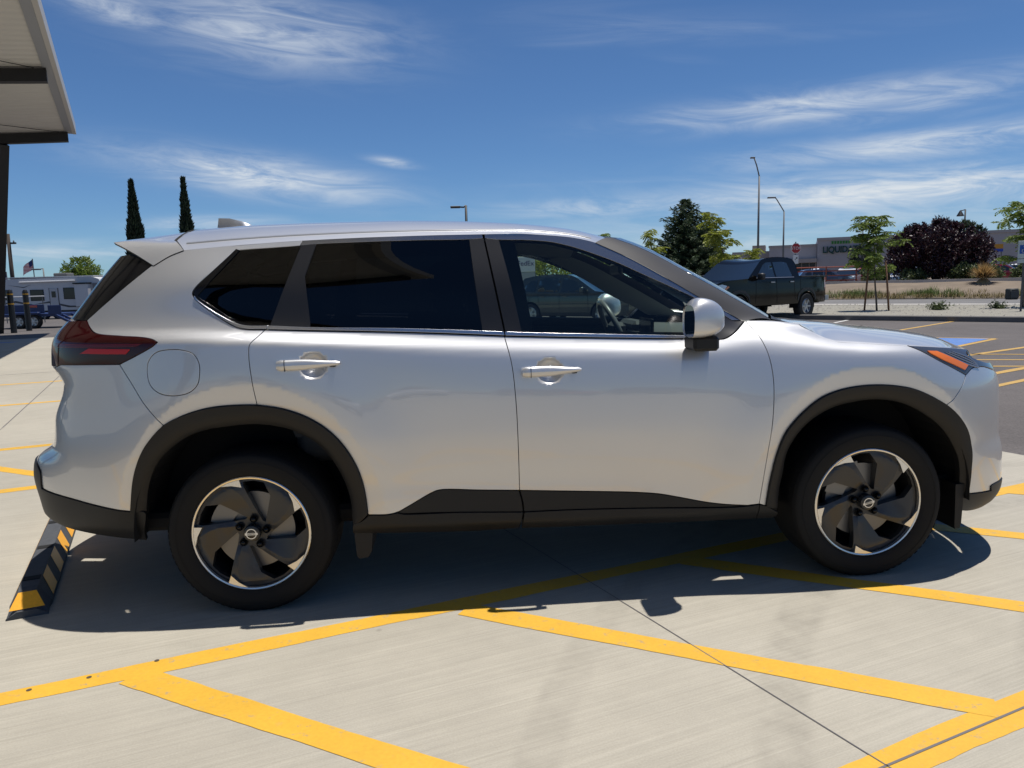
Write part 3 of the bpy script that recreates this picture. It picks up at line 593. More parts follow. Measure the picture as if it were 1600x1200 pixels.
# outline curves of the car skin in (length, height) metres
CV = {
 'door_front': [(0.8347,1.1674),(0.8485,1.1275),(0.8647,1.0828),(0.882,1.0101),(0.8918,0.9224),(0.8891,0.7891),(0.8758,0.6422),(0.849,0.3642)],
 'door_split': [(-0.2573,1.1386),(-0.2324,1.0181),(-0.2212,0.8744),(-0.2169,0.7376),(-0.2135,0.4778)],
 'door_rear': [(-1.2444,1.1992),(-1.271,1.1726),(-1.2973,1.1438),(-1.3016,1.0975),(-1.2948,1.0032),(-1.2841,0.8959)],
 'arch_f1': [(0.8788,0.3536),(0.8952,0.4867),(0.9154,0.5942),(0.9458,0.6823),(0.9871,0.7374),(1.043,0.7916),(1.1047,0.8357),(1.1753,0.8627),(1.2612,0.8778),(1.3591,0.8812),(1.4495,0.8735),(1.5265,0.8577),(1.6072,0.8257),(1.6984,0.778)],
 'arch_f2': [(1.6984,0.778),(1.7734,0.7183),(1.8296,0.6494),(1.8548,0.5753),(1.8492,0.4994),(1.8506,0.4134),(1.8509,0.3487)],
 'arch_r1': [(-0.8632,0.4058),(-0.8673,0.4767),(-0.8806,0.5653),(-0.9026,0.6341),(-0.945,0.7138),(-1.0039,0.7815),(-1.0814,0.8357),(-1.1748,0.8743),(-1.2841,0.8959)],
 'arch_r2': [(-1.2841,0.8959),(-1.3743,0.8983),(-1.467,0.8914),(-1.5589,0.867),(-1.6424,0.8259)],
 'arch_r3': [(-1.6424,0.8259),(-1.7109,0.745),(-1.7512,0.6641),(-1.7765,0.5951),(-1.8081,0.4588)],
 'archin_f': [(0.9396,0.318),(0.943,0.4102),(0.9564,0.4837),(0.9783,0.6059),(1.0508,0.7122),(1.1579,0.7788),(1.272,0.8056),(1.3742,0.8115),(1.4861,0.7913),(1.6092,0.731),(1.7008,0.6617),(1.7696,0.5735),(1.7958,0.48),(1.8072,0.3565)],
 'archin_r': [(-0.931,0.3314),(-0.9335,0.4435),(-0.9522,0.5318),(-0.9857,0.6184),(-1.0428,0.7043),(-1.12,0.762),(-1.2084,0.798),(-1.2953,0.8123),(-1.3788,0.8107),(-1.4698,0.7986),(-1.5474,0.775),(-1.6216,0.7239),(-1.6845,0.6492),(-1.724,0.5611),(-1.742,0.4877),(-1.7526,0.436)],
 'seam_f': [(1.6984,0.778),(1.7357,0.8017),(1.7595,0.8234),(1.8473,0.9028)],
 'lamp_f_low': [(1.8473,0.9028),(1.7067,0.9766),(1.6339,1.0232),(1.5987,1.0412)],
 'hood_seam': [(1.5987,1.0412),(1.3291,1.0604),(1.2059,1.0699),(1.1598,1.0846),(1.1197,1.1155),(1.0793,1.1483)],
 'fend_top': [(1.0793,1.1483),(0.9548,1.165),(0.8351,1.1688)],
 'sill_front': [(0.849,0.3642),(0.7938,0.361)],
 'clad_f': [(0.7938,0.361),(0.7005,0.3703),(0.6135,0.3835),(0.4839,0.4133),(0.3981,0.432),(0.2901,0.4445),(0.1715,0.4532),(-0.0247,0.4656),(-0.2135,0.4778)],
 'clad_r': [(-0.2135,0.4778),(-0.384,0.4876),(-0.5558,0.4976),(-0.5888,0.4879),(-0.6999,0.4299),(-0.736,0.4119),(-0.7824,0.403),(-0.8607,0.4028)],
 'belt_f': [(-0.2573,1.1386),(0.0506,1.1217),(0.3303,1.1097),(0.5835,1.099),(0.6723,1.0937)],
 'sail_low': [(0.6723,1.0937),(0.7073,1.098),(0.7402,1.1129),(0.8347,1.1674)],
 'belt_r': [(-1.2444,1.1992),(-1.0768,1.1884),(-0.7625,1.1726),(-0.4956,1.1558),(-0.2573,1.1386)],
 'lamp_r_low': [(-1.8344,1.0774),(-1.7507,1.1137),(-1.6814,1.1496),(-1.6668,1.1632)],
 'lamp_r_top': [(-1.6668,1.1632),(-1.6866,1.1736),(-1.7339,1.1832),(-1.8561,1.1914),(-2.0027,1.2026),(-2.0703,1.2227),(-2.1418,1.2537)],
 'dglass_low': [(-2.1418,1.2537),(-1.9953,1.3778),(-1.8821,1.4754)],
 'spoil_low': [(-1.8683,1.4751),(-1.7966,1.5136),(-1.7226,1.5364)],
 'qroof': [(-1.7226,1.5364),(-1.5752,1.5447),(-1.4166,1.5504)],
 'qwin': [(-1.4056,1.5366),(-1.4994,1.4519),(-1.5742,1.3772),(-1.5803,1.3566),(-1.5653,1.3354),(-1.5337,1.3139),(-1.3689,1.2161),(-1.3213,1.203),(-1.2444,1.1992)],
 'seam_r': [(-1.8344,1.0774),(-1.7766,0.9971),(-1.7225,0.9175),(-1.6424,0.8259)],
 'rclad_top': [(-1.8081,0.4588),(-1.9467,0.479),(-2.1078,0.498),(-2.3476,0.5197)],
 'lamp_r_bot': [(-1.8344,1.0774),(-1.9973,1.0765),(-2.2339,1.0714)],
 'lamp_f_top': [(1.5987,1.0412),(1.7859,1.0279),(1.9435,1.0156),(2.0602,1.004)],
 'lamp_f_bot': [(1.8473,0.9028),(1.9197,0.9259),(1.9706,0.932),(2.0628,0.9253)],
 'chin_top': [(1.8509,0.3487),(1.949,0.343),(2.0588,0.3366)],
 'fuel': [(-1.7069,1.0428),(-1.7001,1.0894),(-1.6698,1.1223),(-1.6217,1.1327),(-1.5618,1.1297),(-1.5163,1.1127),(-1.495,1.0783),(-1.4919,1.0366),(-1.5017,0.99),(-1.5331,0.9596),(-1.5943,0.9472),(-1.6537,0.958),(-1.6926,0.9904)],
 'win_q': [[(-1.5481,1.3506),(-1.4778,1.4356),(-1.3859,1.5308)],[(-1.3859,1.5308),(-1.2411,1.5391),(-1.1113,1.5459)],[(-1.1113,1.5459),(-1.1667,1.3832),(-1.2274,1.2179)],[(-1.2274,1.2179),(-1.2966,1.2215),(-1.3363,1.2305),(-1.3771,1.2447),(-1.4649,1.2965),(-1.5455,1.3402),(-1.5513,1.3455),(-1.5481,1.3506)]],
 'win_r': [[(-1.0643,1.2035),(-1.0888,1.4133)],[(-1.0888,1.4133),(-1.0446,1.5514)],[(-1.0446,1.5514),(-0.8665,1.5559),(-0.6201,1.5591),(-0.3894,1.5584)],[(-0.3894,1.5584),(-0.3728,1.3728),(-0.3487,1.1655)],[(-0.3487,1.1655),(-0.7092,1.1879),(-1.0643,1.2035)]],
 'win_f': [[(-0.1823,1.1534),(-0.2211,1.3688),(-0.2604,1.5542)],[(-0.2604,1.5542),(-0.1446,1.5503),(-0.0314,1.5393),(0.0526,1.5189),(0.1081,1.5005),(0.2459,1.4462),(0.3822,1.3794),(0.5202,1.3128),(0.5995,1.2742),(0.7251,1.2022)],[(0.7251,1.2022),(0.6484,1.1117)],[(0.6484,1.1117),(0.5213,1.117),(0.1358,1.1363),(-0.1823,1.1534)]],
 'frame_r': [[(-1.1113,1.5459),(-1.1012,1.5665)],[(-1.1012,1.5665),(-0.7629,1.5761),(-0.4808,1.5787),(-0.3323,1.5785)],[(-0.3323,1.5785),(-0.329,1.5613)],[(-0.329,1.5613),(-0.3894,1.5584),(-0.6201,1.5591),(-0.8665,1.5559),(-1.0446,1.5514),(-1.1113,1.5459)]],
 'frame_f': [[(-0.3211,1.5783),(-0.1996,1.5785),(-0.0661,1.5702),(0.0562,1.5576),(0.1689,1.5307),(0.3193,1.4558),(0.4545,1.3761),(0.5954,1.2911),(0.7501,1.2096),(0.8144,1.1708)],[(0.8144,1.1708),(0.7707,1.1725)],[(0.7707,1.1725),(0.7251,1.2022),(0.5995,1.2742),(0.5202,1.3128),(0.3822,1.3794),(0.2459,1.4462),(0.1081,1.5005),(0.0526,1.5189),(-0.0314,1.5393),(-0.1446,1.5503),(-0.2604,1.5542),(-0.3191,1.5611)],[(-0.3191,1.5611),(-0.3211,1.5783)]],
 'frame_q': [[(-1.7226,1.5364),(-1.4431,1.55),(-1.2421,1.5598),(-1.1039,1.5665)],[(-1.1039,1.5665),(-1.1126,1.546)],[(-1.1126,1.546),(-1.2411,1.5391),(-1.3936,1.5323),(-1.544,1.5198),(-1.7953,1.5123)],[(-1.7953,1.5123),(-1.7226,1.5364)]],
 'pil_c': [[(-1.1086,1.5431),(-1.0446,1.5514)],[(-1.0446,1.5514),(-1.0888,1.4133)],[(-1.0888,1.4133),(-1.0643,1.2035)],[(-1.0643,1.2035),(-1.2273,1.2153)],[(-1.2273,1.2153),(-1.1667,1.3832),(-1.1086,1.5431)]],
 'pil_b1': [[(-0.3894,1.5584),(-0.3276,1.5599)],[(-0.3276,1.5599),(-0.2957,1.3708),(-0.2589,1.1586)],[(-0.2589,1.1586),(-0.3487,1.1655)],[(-0.3487,1.1655),(-0.3728,1.3728),(-0.3894,1.5584)]],
 'pil_b2': [[(-0.3206,1.5597),(-0.2604,1.5542)],[(-0.2604,1.5542),(-0.2211,1.3688),(-0.1823,1.1534)],[(-0.1823,1.1534),(-0.2508,1.157)],[(-0.2508,1.157),(-0.2874,1.3706),(-0.3206,1.5597)]],
 'trim_q': [[(-1.565,1.3458),(-1.5454,1.3272),(-1.3704,1.2303),(-1.3249,1.2172),(-1.2323,1.2129)],[(-1.2323,1.2129),(-1.242,1.2016)],[(-1.242,1.2016),(-1.3215,1.2056),(-1.3665,1.2173),(-1.5308,1.3138),(-1.5653,1.3354),(-1.565,1.3458)]],
 'trim_r': [[(-1.2298,1.2128),(-1.0642,1.2009),(-0.7092,1.1853),(-0.3489,1.1629),(-0.2604,1.1565)],[(-0.2604,1.1565),(-0.2571,1.1426)],[(-0.2571,1.1426),(-0.4954,1.1598),(-0.7624,1.176),(-1.0769,1.1918),(-1.2394,1.201)],[(-1.2394,1.201),(-1.2298,1.2128)]],
 'trim_f': [[(-0.2536,1.1563),(-0.1824,1.1515),(0.1357,1.1344),(0.521,1.1151),(0.648,1.1099)],[(0.648,1.1099),(0.6455,1.099)],[(0.6455,1.099),(0.3307,1.1129),(0.051,1.1257),(-0.2516,1.1419)],[(-0.2516,1.1419),(-0.2536,1.1563)]],
 'qblack': [[(-1.4056,1.5366),(-1.3859,1.5308)],[(-1.3859,1.5308),(-1.4778,1.4356),(-1.5481,1.3506),(-1.5513,1.3455),(-1.5455,1.3402),(-1.4649,1.2965),(-1.3771,1.2447),(-1.3363,1.2305),(-1.2966,1.2215),(-1.2299,1.2167)],[(-1.2299,1.2167),(-1.2323,1.2129)],[(-1.2323,1.2129),(-1.3249,1.2172),(-1.3704,1.2303),(-1.5454,1.3272),(-1.565,1.3458),(-1.574,1.3616),(-1.5678,1.3771),(-1.4994,1.4519),(-1.4056,1.5366)]],
 'sail': [[(0.7278,1.1993),(0.7696,1.1698),(0.8287,1.1676)],[(0.8287,1.1676),(0.7383,1.1156),(0.7052,1.1007),(0.673,1.0964)],[(0.673,1.0964),(0.6479,1.0971)],[(0.6479,1.0971),(0.6512,1.1116)],[(0.6512,1.1116),(0.7278,1.1993)]],
 'cladf_up': [[(-0.2108,0.4748),(-0.0247,0.4628),(0.1715,0.4503),(0.2901,0.4416),(0.3981,0.4291),(0.4839,0.4104),(0.6136,0.3806),(0.7006,0.3673),(0.794,0.358)],[(0.794,0.358),(0.6864,0.3576),(0.3127,0.3725),(-0.0261,0.3811),(-0.195,0.3811)],[(-0.195,0.3811),(-0.1982,0.4228),(-0.2108,0.4748)]],
 'cladr_up': [[(-0.7361,0.4091),(-0.7,0.4271),(-0.5889,0.4851),(-0.5559,0.4947),(-0.3841,0.4848),(-0.2177,0.4751)],[(-0.2177,0.4751),(-0.2064,0.4261),(-0.202,0.3815)],[(-0.202,0.3815),(-0.4695,0.3939),(-0.7148,0.4023)],[(-0.7148,0.4023),(-0.7361,0.4091)]],
 'cladf_lo': [[(-0.1951,0.3782),(-0.0261,0.3782),(0.3127,0.3696),(0.6865,0.3547),(0.797,0.3563),(0.8492,0.3612)],[(0.8492,0.3612),(0.8449,0.2904)],[(0.8449,0.2904),(0.4788,0.2921),(0.1472,0.2967),(-0.0234,0.2981),(-0.2069,0.3018)],[(-0.2069,0.3018),(-0.1951,0.3782)]],
 'cladr_lo': [[(-0.8582,0.3999),(-0.7826,0.4002),(-0.7362,0.4063),(-0.7149,0.3995),(-0.4696,0.391),(-0.202,0.3786)],[(-0.202,0.3786),(-0.2182,0.3025)],[(-0.2182,0.3025),(-0.4449,0.2968),(-0.6937,0.3075),(-0.9326,0.3205)],[(-0.9326,0.3205),(-0.925,0.3632),(-0.8976,0.3704),(-0.8582,0.3999)]],
 'sill_end': [[(0.8522,0.3595),(0.8788,0.3536)],[(0.8788,0.3536),(0.9396,0.318)],[(0.9396,0.318),(0.9376,0.2959),(0.848,0.2902)],[(0.848,0.2902),(0.8522,0.3595)]],
 'rclad': [[(-1.8086,0.4559),(-1.9473,0.4761),(-2.1086,0.495),(-2.3497,0.5164)],[(-2.3497,0.5164),(-2.4006,0.4098),(-2.3354,0.3716)],[(-2.3354,0.3716),(-2.2161,0.3505),(-1.9907,0.3328),(-1.7933,0.3161)],[(-1.7933,0.3161),(-1.7497,0.4534),(-1.8086,0.4559)]],
 'amber': [(1.6782,1.0163),(1.7448,1.0123),(1.9036,0.9424),(1.8523,0.9226),(1.7375,0.9731),(1.6843,1.003)],
 'lampbar': [(-2.0589,1.1207),(-2.0022,1.1445),(-1.7779,1.14),(-1.8009,1.1172)],
 'lampbar2': [(-2.3258,1.1604),(-1.7243,1.1595),(-1.7605,1.1462),(-2.3102,1.1419)],
 'hand_r': [(-1.1906,1.0805),(-0.9382,1.0295)],
 'hand_f': [(-0.1919,1.018),(0.0564,0.9663)],
 'chin': [[(1.8516,0.3455),(1.9501,0.3397),(2.0605,0.3331)],[(2.0605,0.3331),(2.0517,0.2872)],[(2.0517,0.2872),(1.9395,0.2839),(1.7946,0.2743)],[(1.7946,0.2743),(1.8078,0.3534),(1.8516,0.3455)]],
}
# ---------------------------------------------------------------- roof, windscreen and bonnet surfaces (pure functions)
_re = np.array(CV['frame_q'][0] + CV['frame_r'][1] + CV['frame_f'][0][1:6]); _re = _re[np.argsort(_re[:, 0])]
_re = _re[np.concatenate([[True], np.diff(_re[:, 0]) > .02])]
_re3 = skin(_re[:, 0], _re[:, 1])
_ro = np.argsort(_re3[:, 0]); _re3 = _re3[_ro]
ROOF_X = [-1.95, -1.62, -1.40, -1.05, -.75, -.45, -.16, .10, .28, .45]
ROOF_Z = [1.644, 1.671, 1.683, 1.688, 1.689, 1.681, 1.663, 1.631, 1.590, 1.545]
def roof_edge(x):
    i = np.interp(x, _re3[:, 0], np.arange(len(_re3)))
    y = pchip1(_re3[:, 0], _re3[:, 1], x); z = pchip1(_re3[:, 0], _re3[:, 2], x)
    lo, hi = _re3[0], _re3[-1]
    sl = (_re3[1] - _re3[0]) / (_re3[1, 0] - _re3[0, 0]); d = np.minimum(np.asarray(x) - lo[0], 0)
    return y + d * sl[1], z + d * sl[2] * .6
def roof(x, t):
    """x along, t 0 at the right edge .. 1 on the centre line .. 2 at the left edge"""
    x = np.asarray(x, float); t = np.asarray(t, float); tt = np.where(t > 1, 2 - t, t)
    ye, ze = roof_edge(x); zc = pchip1(ROOF_X, ROOF_Z, x)
    y = ye * (1 - tt); z = ze + (zc - ze) * (1 - (1 - tt) ** 2.7)
    return np.stack([x, np.where(t > 1, -y, y), z], -1)
# bonnet: side edge runs along the wing seam and the headlamp top
_hs = np.array(CV['hood_seam'][::-1] + CV['lamp_f_top'][1:]); _hs3 = skin(_hs[:, 0], _hs[:, 1])
_hl = np.concatenate([[0], np.cumsum(np.linalg.norm(np.diff(_hs3, axis=0), axis=1))]); _hl /= _hl[-1]
HC_U = [0, .10, .25, .45, .62, .76, .88, .95, 1]
HC_X = [1.14, 1.24, 1.42, 1.66, 1.88, 2.03, 2.15, 2.20, 2.215]
HC_Z = [1.135, 1.137, 1.125, 1.094, 1.067, 1.040, 0.992, 0.971, 0.925]
def hood(u, t):
    u = np.asarray(u, float); t = np.asarray(t, float); tt = np.where(t > 1, 2 - t, t)
    S = np.stack([pchip1(_hl, _hs3[:, k], u) for k in range(3)], -1)
    cx = pchip1(HC_U, HC_X, u); cz = pchip1(HC_U, HC_Z, u)
    b = 1 - (1 - tt) ** 2
    x = S[..., 0] + (cx - S[..., 0]) * b; y = S[..., 1] * (1 - tt)
    z = S[..., 2] + (cz - S[..., 2]) * (1 - (1 - tt) ** 3.0) - .004 * np.exp(-(tt / .012) ** 2)
    return np.stack([x, np.where(t > 1, -y, y), z], -1)
# ---------------------------------------------------------------- the silver SUV
CAR_Y = .895
paint = mat('silver_paint', (.605,.607,.612), .42, .68, 1.0, .02); paint.node_tree.nodes['Principled BSDF'].inputs['Coat IOR'].default_value = 1.6
blackp = mat('black_cladding', (.009,.009,.0095), .50, spec=.35, bump=(900,.05,.0005))
gloss_black = mat('gloss_black', (.006,.006,.007), .12, spec=.35)
satin_black = mat('satin_pillar', (.014,.014,.016), .36, spec=.4)
pillar_film = mat('pillar_vinyl', (.034,.032,.032), .58, bump=(300,.1,.001))
chrome = mat('satin_chrome', (.62,.63,.65), .24, 1.0)
rubber = mat('tyre_rubber', (.0085,.008,.0075), .75, spec=.3, bump=(60,.2,.002))
gap_black = mat('gap_black', (.006,.006,.006), .9)
alloy_dark = mat('alloy_dark', (.038,.038,.039), .36, .35, .2)
alloy_bright = mat('alloy_machined', (.74,.72,.68), .26, .9)
steel = mat('brake_steel', (.19,.187,.183), .40, .8)
amber = mat('amber_lens', (.75,.17,.010), .18, coat=1)
red_lens = mat('red_lens', (.46,.005,.008), .12, spec=.4)
dark_red = mat('dark_red_lens', (.030,.0025,.003), .08, spec=.40)
lamp_clear = mat('lamp_lens', (.05,.053,.06), .06, coat=1)
privacy = glass_mat('privacy_glass', (.030,.032,.034), .9, 1.52)
clear = glass_mat('door_glass', (.76,.86,.81), 1.0, 1.5)
screen = glass_mat('windscreen_glass', (.72,.80,.77), 1.0, 1.5)
interior = mat('interior_dark', (.045,.047,.048), .7)
interior_l = mat('interior_grey', (.34,.34,.33), .75)
suv = thing('parked_suv', 'silver compact SUV with black cladding parked side-on in the foreground', 'car', (0, CAR_Y, 0))
def poly_from(segs, step=.012):
    out=[]
    for sg in segs:
        if isinstance(sg,str): P=CV[sg.lstrip('-')]; P=P[::-1] if sg[0]=='-' else P
        else: P=sg
        c=catmull(P,step); out.append(c[:-1])
    P=dedupe(np.vstack(out))
    return P if area2(P)>0 else P[::-1].copy()
def patch_mesh(name, poly, gap=.0024, off=0., depth=.016, h=.017, holes=(), fn=None, lines=()):
    outer=offset_poly(poly,gap) if gap else poly
    hs=[offset_poly(q if area2(q)>0 else q[::-1],-gap) for q in holes]
    V2,T,loops=fill2d(outer,hs,h,lines)
    P=skin(V2[:,0],V2[:,1]); N=skin_n(V2[:,0],V2[:,1]); P=P+N*off
    if fn is not None: P,N=fn(V2,P,N)
    V=[P]; NN=[N]; F=[T]; n=len(P)
    if depth:
        for k,lp in enumerate(loops):
            lp=np.array(lp); m=len(lp); a=P[lp]; e=np.roll(a,-1,0)-np.roll(a,1,0); nb=N[lp]
            side=np.cross(e,nb); side/=np.maximum(np.linalg.norm(side,axis=1,keepdims=True),1e-9)
            if k: side=-side
            if k==0: pass
            r=.0012
            # small rounded lip, then the flange going in
            rows=[a, a+side*r*.6-nb*r*.5, a+side*r-nb*r*1.6, a+side*r-nb*depth]
            nr=[nb, (nb+side)/1.4142, side, side]
            if k: pass
            V+=rows; NN+=nr; i=np.arange(m); j=(i+1)%m
            for q in range(3):
                A=n+q*m; B=n+(q+1)*m
                f1=np.stack([A+i,B+i,B+j],1); f2=np.stack([A+i,B+j,A+j],1)
                if k: f1=f1[:,::-1]; f2=f2[:,::-1]
                F+=[f1,f2]
            n+=4*m
    return mesh_n(name,np.vstack(V),np.vstack(F),np.vstack(NN))
def both(name, me, m, par):
    """part on the right side and its mirror image on the left; par = (right parent, left parent)"""
    a=link(name,me,m,par[0]); b=link(name,me,m,par[1]); b.scale=(1,-1,1) if par[1] is suv else (1,1,1)
    return a,b
SV=(suv,suv)
def panel(name, segs, m, par=SV, **k): return both(name, patch_mesh(name,poly_from(segs),**k), m, par)
# arch curve points used by several panels
fuel_poly=catmull(CV['fuel']+[CV['fuel'][0]],.01,True)[:-1]; fuel_poly=fuel_poly if area2(fuel_poly)>0 else fuel_poly[::-1]
SMAX=XSF+math.pi/2-.0006; SMIN=XSR-math.pi/2+.0006
fender=panel('fender',['-door_front'.replace('-','') ,[CV['door_front'][-1],CV['arch_f1'][0]],'arch_f1','seam_f','lamp_f_low','hood_seam','fend_top'],paint)
def scoop_rings(k):
    cx,cz,rr=SCOOP[k]; return [np.array([(cx+rr*q*math.cos(a),cz+rr*q/1.05*math.sin(a)) for a in np.linspace(0,2*math.pi,48)]) for q in (1.0,.985,.95,.88,.75,.55,.3)]
fdoor=panel('door',['belt_f','sail_low','door_front','sill_front','clad_f','-door_split'],paint,lines=scoop_rings(1))
rdoor=panel('door',['belt_r','door_split','clad_r',[CV['clad_r'][-1],CV['arch_r1'][0]],'arch_r1','-door_rear'],paint,lines=scoop_rings(0))
quarter=panel('quarter_panel',['door_rear','arch_r2','-seam_r','lamp_r_low','lamp_r_top','dglass_low',[CV['dglass_low'][-1],CV['spoil_low'][0]],'spoil_low','qroof',[CV['qroof'][-1],CV['qwin'][0]],'qwin'],paint,holes=[fuel_poly])
both('fuel_door',patch_mesh('fuel_door',fuel_poly,off=.0006),paint,quarter)
# bumpers run round the corner to the centre line
cf=CV['chin_top'][-1]
fb_low=[cf,(2.05,cf[1]+.02),(2.25,.36),(2.45,.34)]
fb_top=[CV['lamp_f_bot'][-1],(2.25,.885),(2.45,.84)]
fbump=panel('bumper',['seam_f','lamp_f_bot',fb_top,[(2.45,.84),(2.42,.60),(2.45,.34)],fb_low[::-1],'-chin_top','-arch_f2'],paint)
panel('grille',[[(2.46,.845),(2.43,.60),(2.46,.34)],[(2.46,.34),(SMAX,.34)],[(SMAX,.34),(SMAX,.87)],[(SMAX,.87),(2.46,.845)]],gloss_black,off=-.02)
rc=CV['rclad_top'][-1]
rbump=panel('bumper',['seam_r','arch_r3','rclad_top',[rc,(-2.35,.60),(SMIN,.62)],[(SMIN,.62),(SMIN,.735)],[(SMIN,.735),(-2.50,.735),(-2.42,.80),(-2.36,.95),(-2.33,1.055)],[(-2.33,1.055),CV['lamp_r_bot'][-1]],'-lamp_r_bot'],paint)
panel('tailgate',[[(-2.335,1.050),(-2.365,.95),(-2.425,.80),(-2.505,.74),(SMIN,.74)],[(SMIN,.74),(SMIN,1.24)],[(SMIN,1.24),(-2.62,1.235)],[(-2.62,1.235),(-2.62,1.060)],[(-2.62,1.060),(-2.335,1.050)]],paint)
tlamp=panel('tail_lamp',['-lamp_r_bot'.replace('-',''),[CV['lamp_r_bot'][-1],(-2.33,1.058),(-2.62,1.065)],[(-2.62,1.065),(-2.62,1.235)],[(-2.62,1.235),(-2.42,1.247),CV['lamp_r_top'][-1]],'-lamp_r_top','-lamp_r_low'],dark_red,off=.004)
def closed(k,step=.008): P=catmull(CV[k]+[CV[k][0]],step,False)[:-1]; return P if area2(P)>0 else P[::-1].copy()
def linpoly(k):
    P=np.array(CV[k]); Q=[]
    for a,b in zip(P,np.roll(P,-1,0)): Q.append(catmull([a,b],.01)[:-1])
    P=np.vstack(Q); return P if area2(P)>0 else P[::-1].copy()
both('light_bar',patch_mesh('light_bar',linpoly('lampbar'),off=.007,depth=.004),red_lens,tlamp)
both('light_bar',patch_mesh('light_bar',linpoly('lampbar2'),off=.0065,depth=.004),mat('mid_red_lens',(.10,.004,.006),.10,spec=.4),tlamp)
dg=[CV['dglass_low'][-1],(-2.02,1.525),(-2.30,1.53),(SMIN,1.53)]
rglass=panel('rear_window',['dglass_low',dg,[(SMIN,1.53),(SMIN,1.25)],[(SMIN,1.25),(-2.62,1.245),(-2.42,1.257),CV['dglass_low'][0]]],gloss_black,off=-.001)
hl_top=[CV['lamp_f_top'][-1],(1.98,.985),(2.10,.945),(2.28,.93)]
hlamp=panel('headlight',['-lamp_f_top'.replace('-',''),hl_top,[(2.28,.93),(2.28,.888)],[(2.28,.888),CV['lamp_f_bot'][-1]],'-lamp_f_bot','lamp_f_low'],lamp_clear,off=.002)
both('turn_signal',patch_mesh('turn_signal',linpoly('amber'),off=.006,depth=.004),amber,hlamp)
for k in range(4):     # fine bright ribs in the lamp
    a=np.array(CV['amber'][1]); z0=.012+.014*k
    P=poly_from([[(a[0]+.02+.03*k,a[1]-.008),(1.90+.02*k,.945+.008*k),(1.99,.925+.006*k)],[(1.99,.925+.006*k),(1.99,.929+.006*k)],[(1.99,.929+.006*k),(1.90+.02*k,.950+.008*k),(a[0]+.02+.03*k,a[1]-.005)]],.02)
    both('lamp_rib',patch_mesh('lamp_rib',P,gap=0,off=.0055,depth=.003,h=0),mat('lamp_rib',(.34,.36,.40),.25,.8),hlamp)
# lower black trim
both('lower_trim',patch_mesh('lower_trim',poly_from([[CV['rclad_top'][0]]+CV['rclad_top'][1:],[rc,(-2.35,.60),(SMIN,.62)],[(SMIN,.62),(SMIN,.40)],[(SMIN,.40),(-2.45,.385)]+CV['rclad'][2],[CV['rclad'][2][3],CV['rclad'][3][1],CV['rclad_top'][0]]]),off=.006),blackp,rbump)
both('lower_trim',patch_mesh('lower_trim',poly_from(['chin_top',fb_low+[(SMAX,.335)],[(SMAX,.335),(SMAX,.235)],[(SMAX,.235),(2.3,.235),(2.1,.238),(1.95,.245),CV['chin'][2][-1]],[CV['chin'][2][-1],CV['chin'][3][1],CV['chin_top'][0]]]),off=.006),blackp,fbump)
def arch_fn(inner):
    def fn(V2,P,N):
        # rolled section: proud in the middle of the band, turning in towards the wheel
        d=seg_dist(V2,inner); t=np.clip(d/.062,0,1)
        o=.012*np.sqrt(np.clip(1-(1-t)**2,0,1))-.010*(1-t)**2
        P2=P+N*o[:,None]
        return P2,N
    return fn
def fix_normals(me):
    me.normals_split_custom_set_from_vertices([(0,0,0)]*len(me.vertices))
def arch_part(outer, inner, ends, par):
    op=catmull(outer,.012); ip=catmull(inner,.012)
    poly=np.vstack([op,ip[::-1]]); poly=dedupe(poly); poly=poly if area2(poly)>0 else poly[::-1].copy()
    me=patch_mesh('wheel_arch_trim',poly,gap=.0008,depth=.03,h=.012,fn=arch_fn(ip)); fix_normals(me)
    return both('wheel_arch_trim',me,blackp,par)
fa=CV['arch_f1']+CV['arch_f2'][1:]; ra=CV['arch_r1']+CV['arch_r2'][1:]+CV['arch_r3'][1:]
arch_part(fa,CV['archin_f'],None,fender)
arch_part(ra,CV['archin_r'],None,quarter)
both('sill_trim',patch_mesh('sill_trim',poly_from(CV['cladf_up']),off=-.002,gap=.001),blackp,fdoor)
both('sill_trim',patch_mesh('sill_trim',poly_from(CV['cladf_lo']),off=.004,gap=.001,depth=.03),blackp,fdoor)
both('sill_trim',patch_mesh('sill_trim',poly_from(CV['cladr_up']),off=-.002,gap=.001),blackp,rdoor)
both('sill_trim',patch_mesh('sill_trim',poly_from(CV['cladr_lo']),off=.004,gap=.001,depth=.03),blackp,rdoor)
both('sill_trim',patch_mesh('sill_trim',poly_from(CV['sill_end']),off=.004,gap=.001,depth=.03),blackp,fender)
# greenhouse
both('window_pane',patch_mesh('window_pane',poly_from(CV['win_q']),gap=0,off=-.004,depth=0,h=.03),privacy,quarter)
both('window_pane',patch_mesh('window_pane',poly_from(CV['win_r']),gap=0,off=-.005,depth=0,h=.03),privacy,rdoor)
both('window_pane',patch_mesh('window_pane',poly_from(CV['win_f']),gap=0,off=-.005,depth=0,h=.03),clear,fdoor)
for k,pn,m_ in (('frame_q',quarter,paint),('frame_r',rdoor,paint),('frame_f',fdoor,paint)):
    both('window_frame',patch_mesh('window_frame',poly_from(CV[k]),gap=.0008,off=0,depth=.03,h=.012),mat('frame_gloss',(.30,.31,.34),.18,.85,.5) if k!='frame_q' else paint,pn)
for k,pn in (('pil_c',rdoor),('pil_b1',rdoor),('pil_b2',fdoor),('sail',fdoor),('qblack',quarter)):
    both('pillar_trim' if k[0]=='p' else ('mirror_base' if k=='sail' else 'window_seal'),patch_mesh('pillar_trim',poly_from(CV[k]),gap=.0008,off=0 if k!='qblack' else .002,depth=.03,h=.014),satin_black if k!='qblack' else gloss_black,pn)
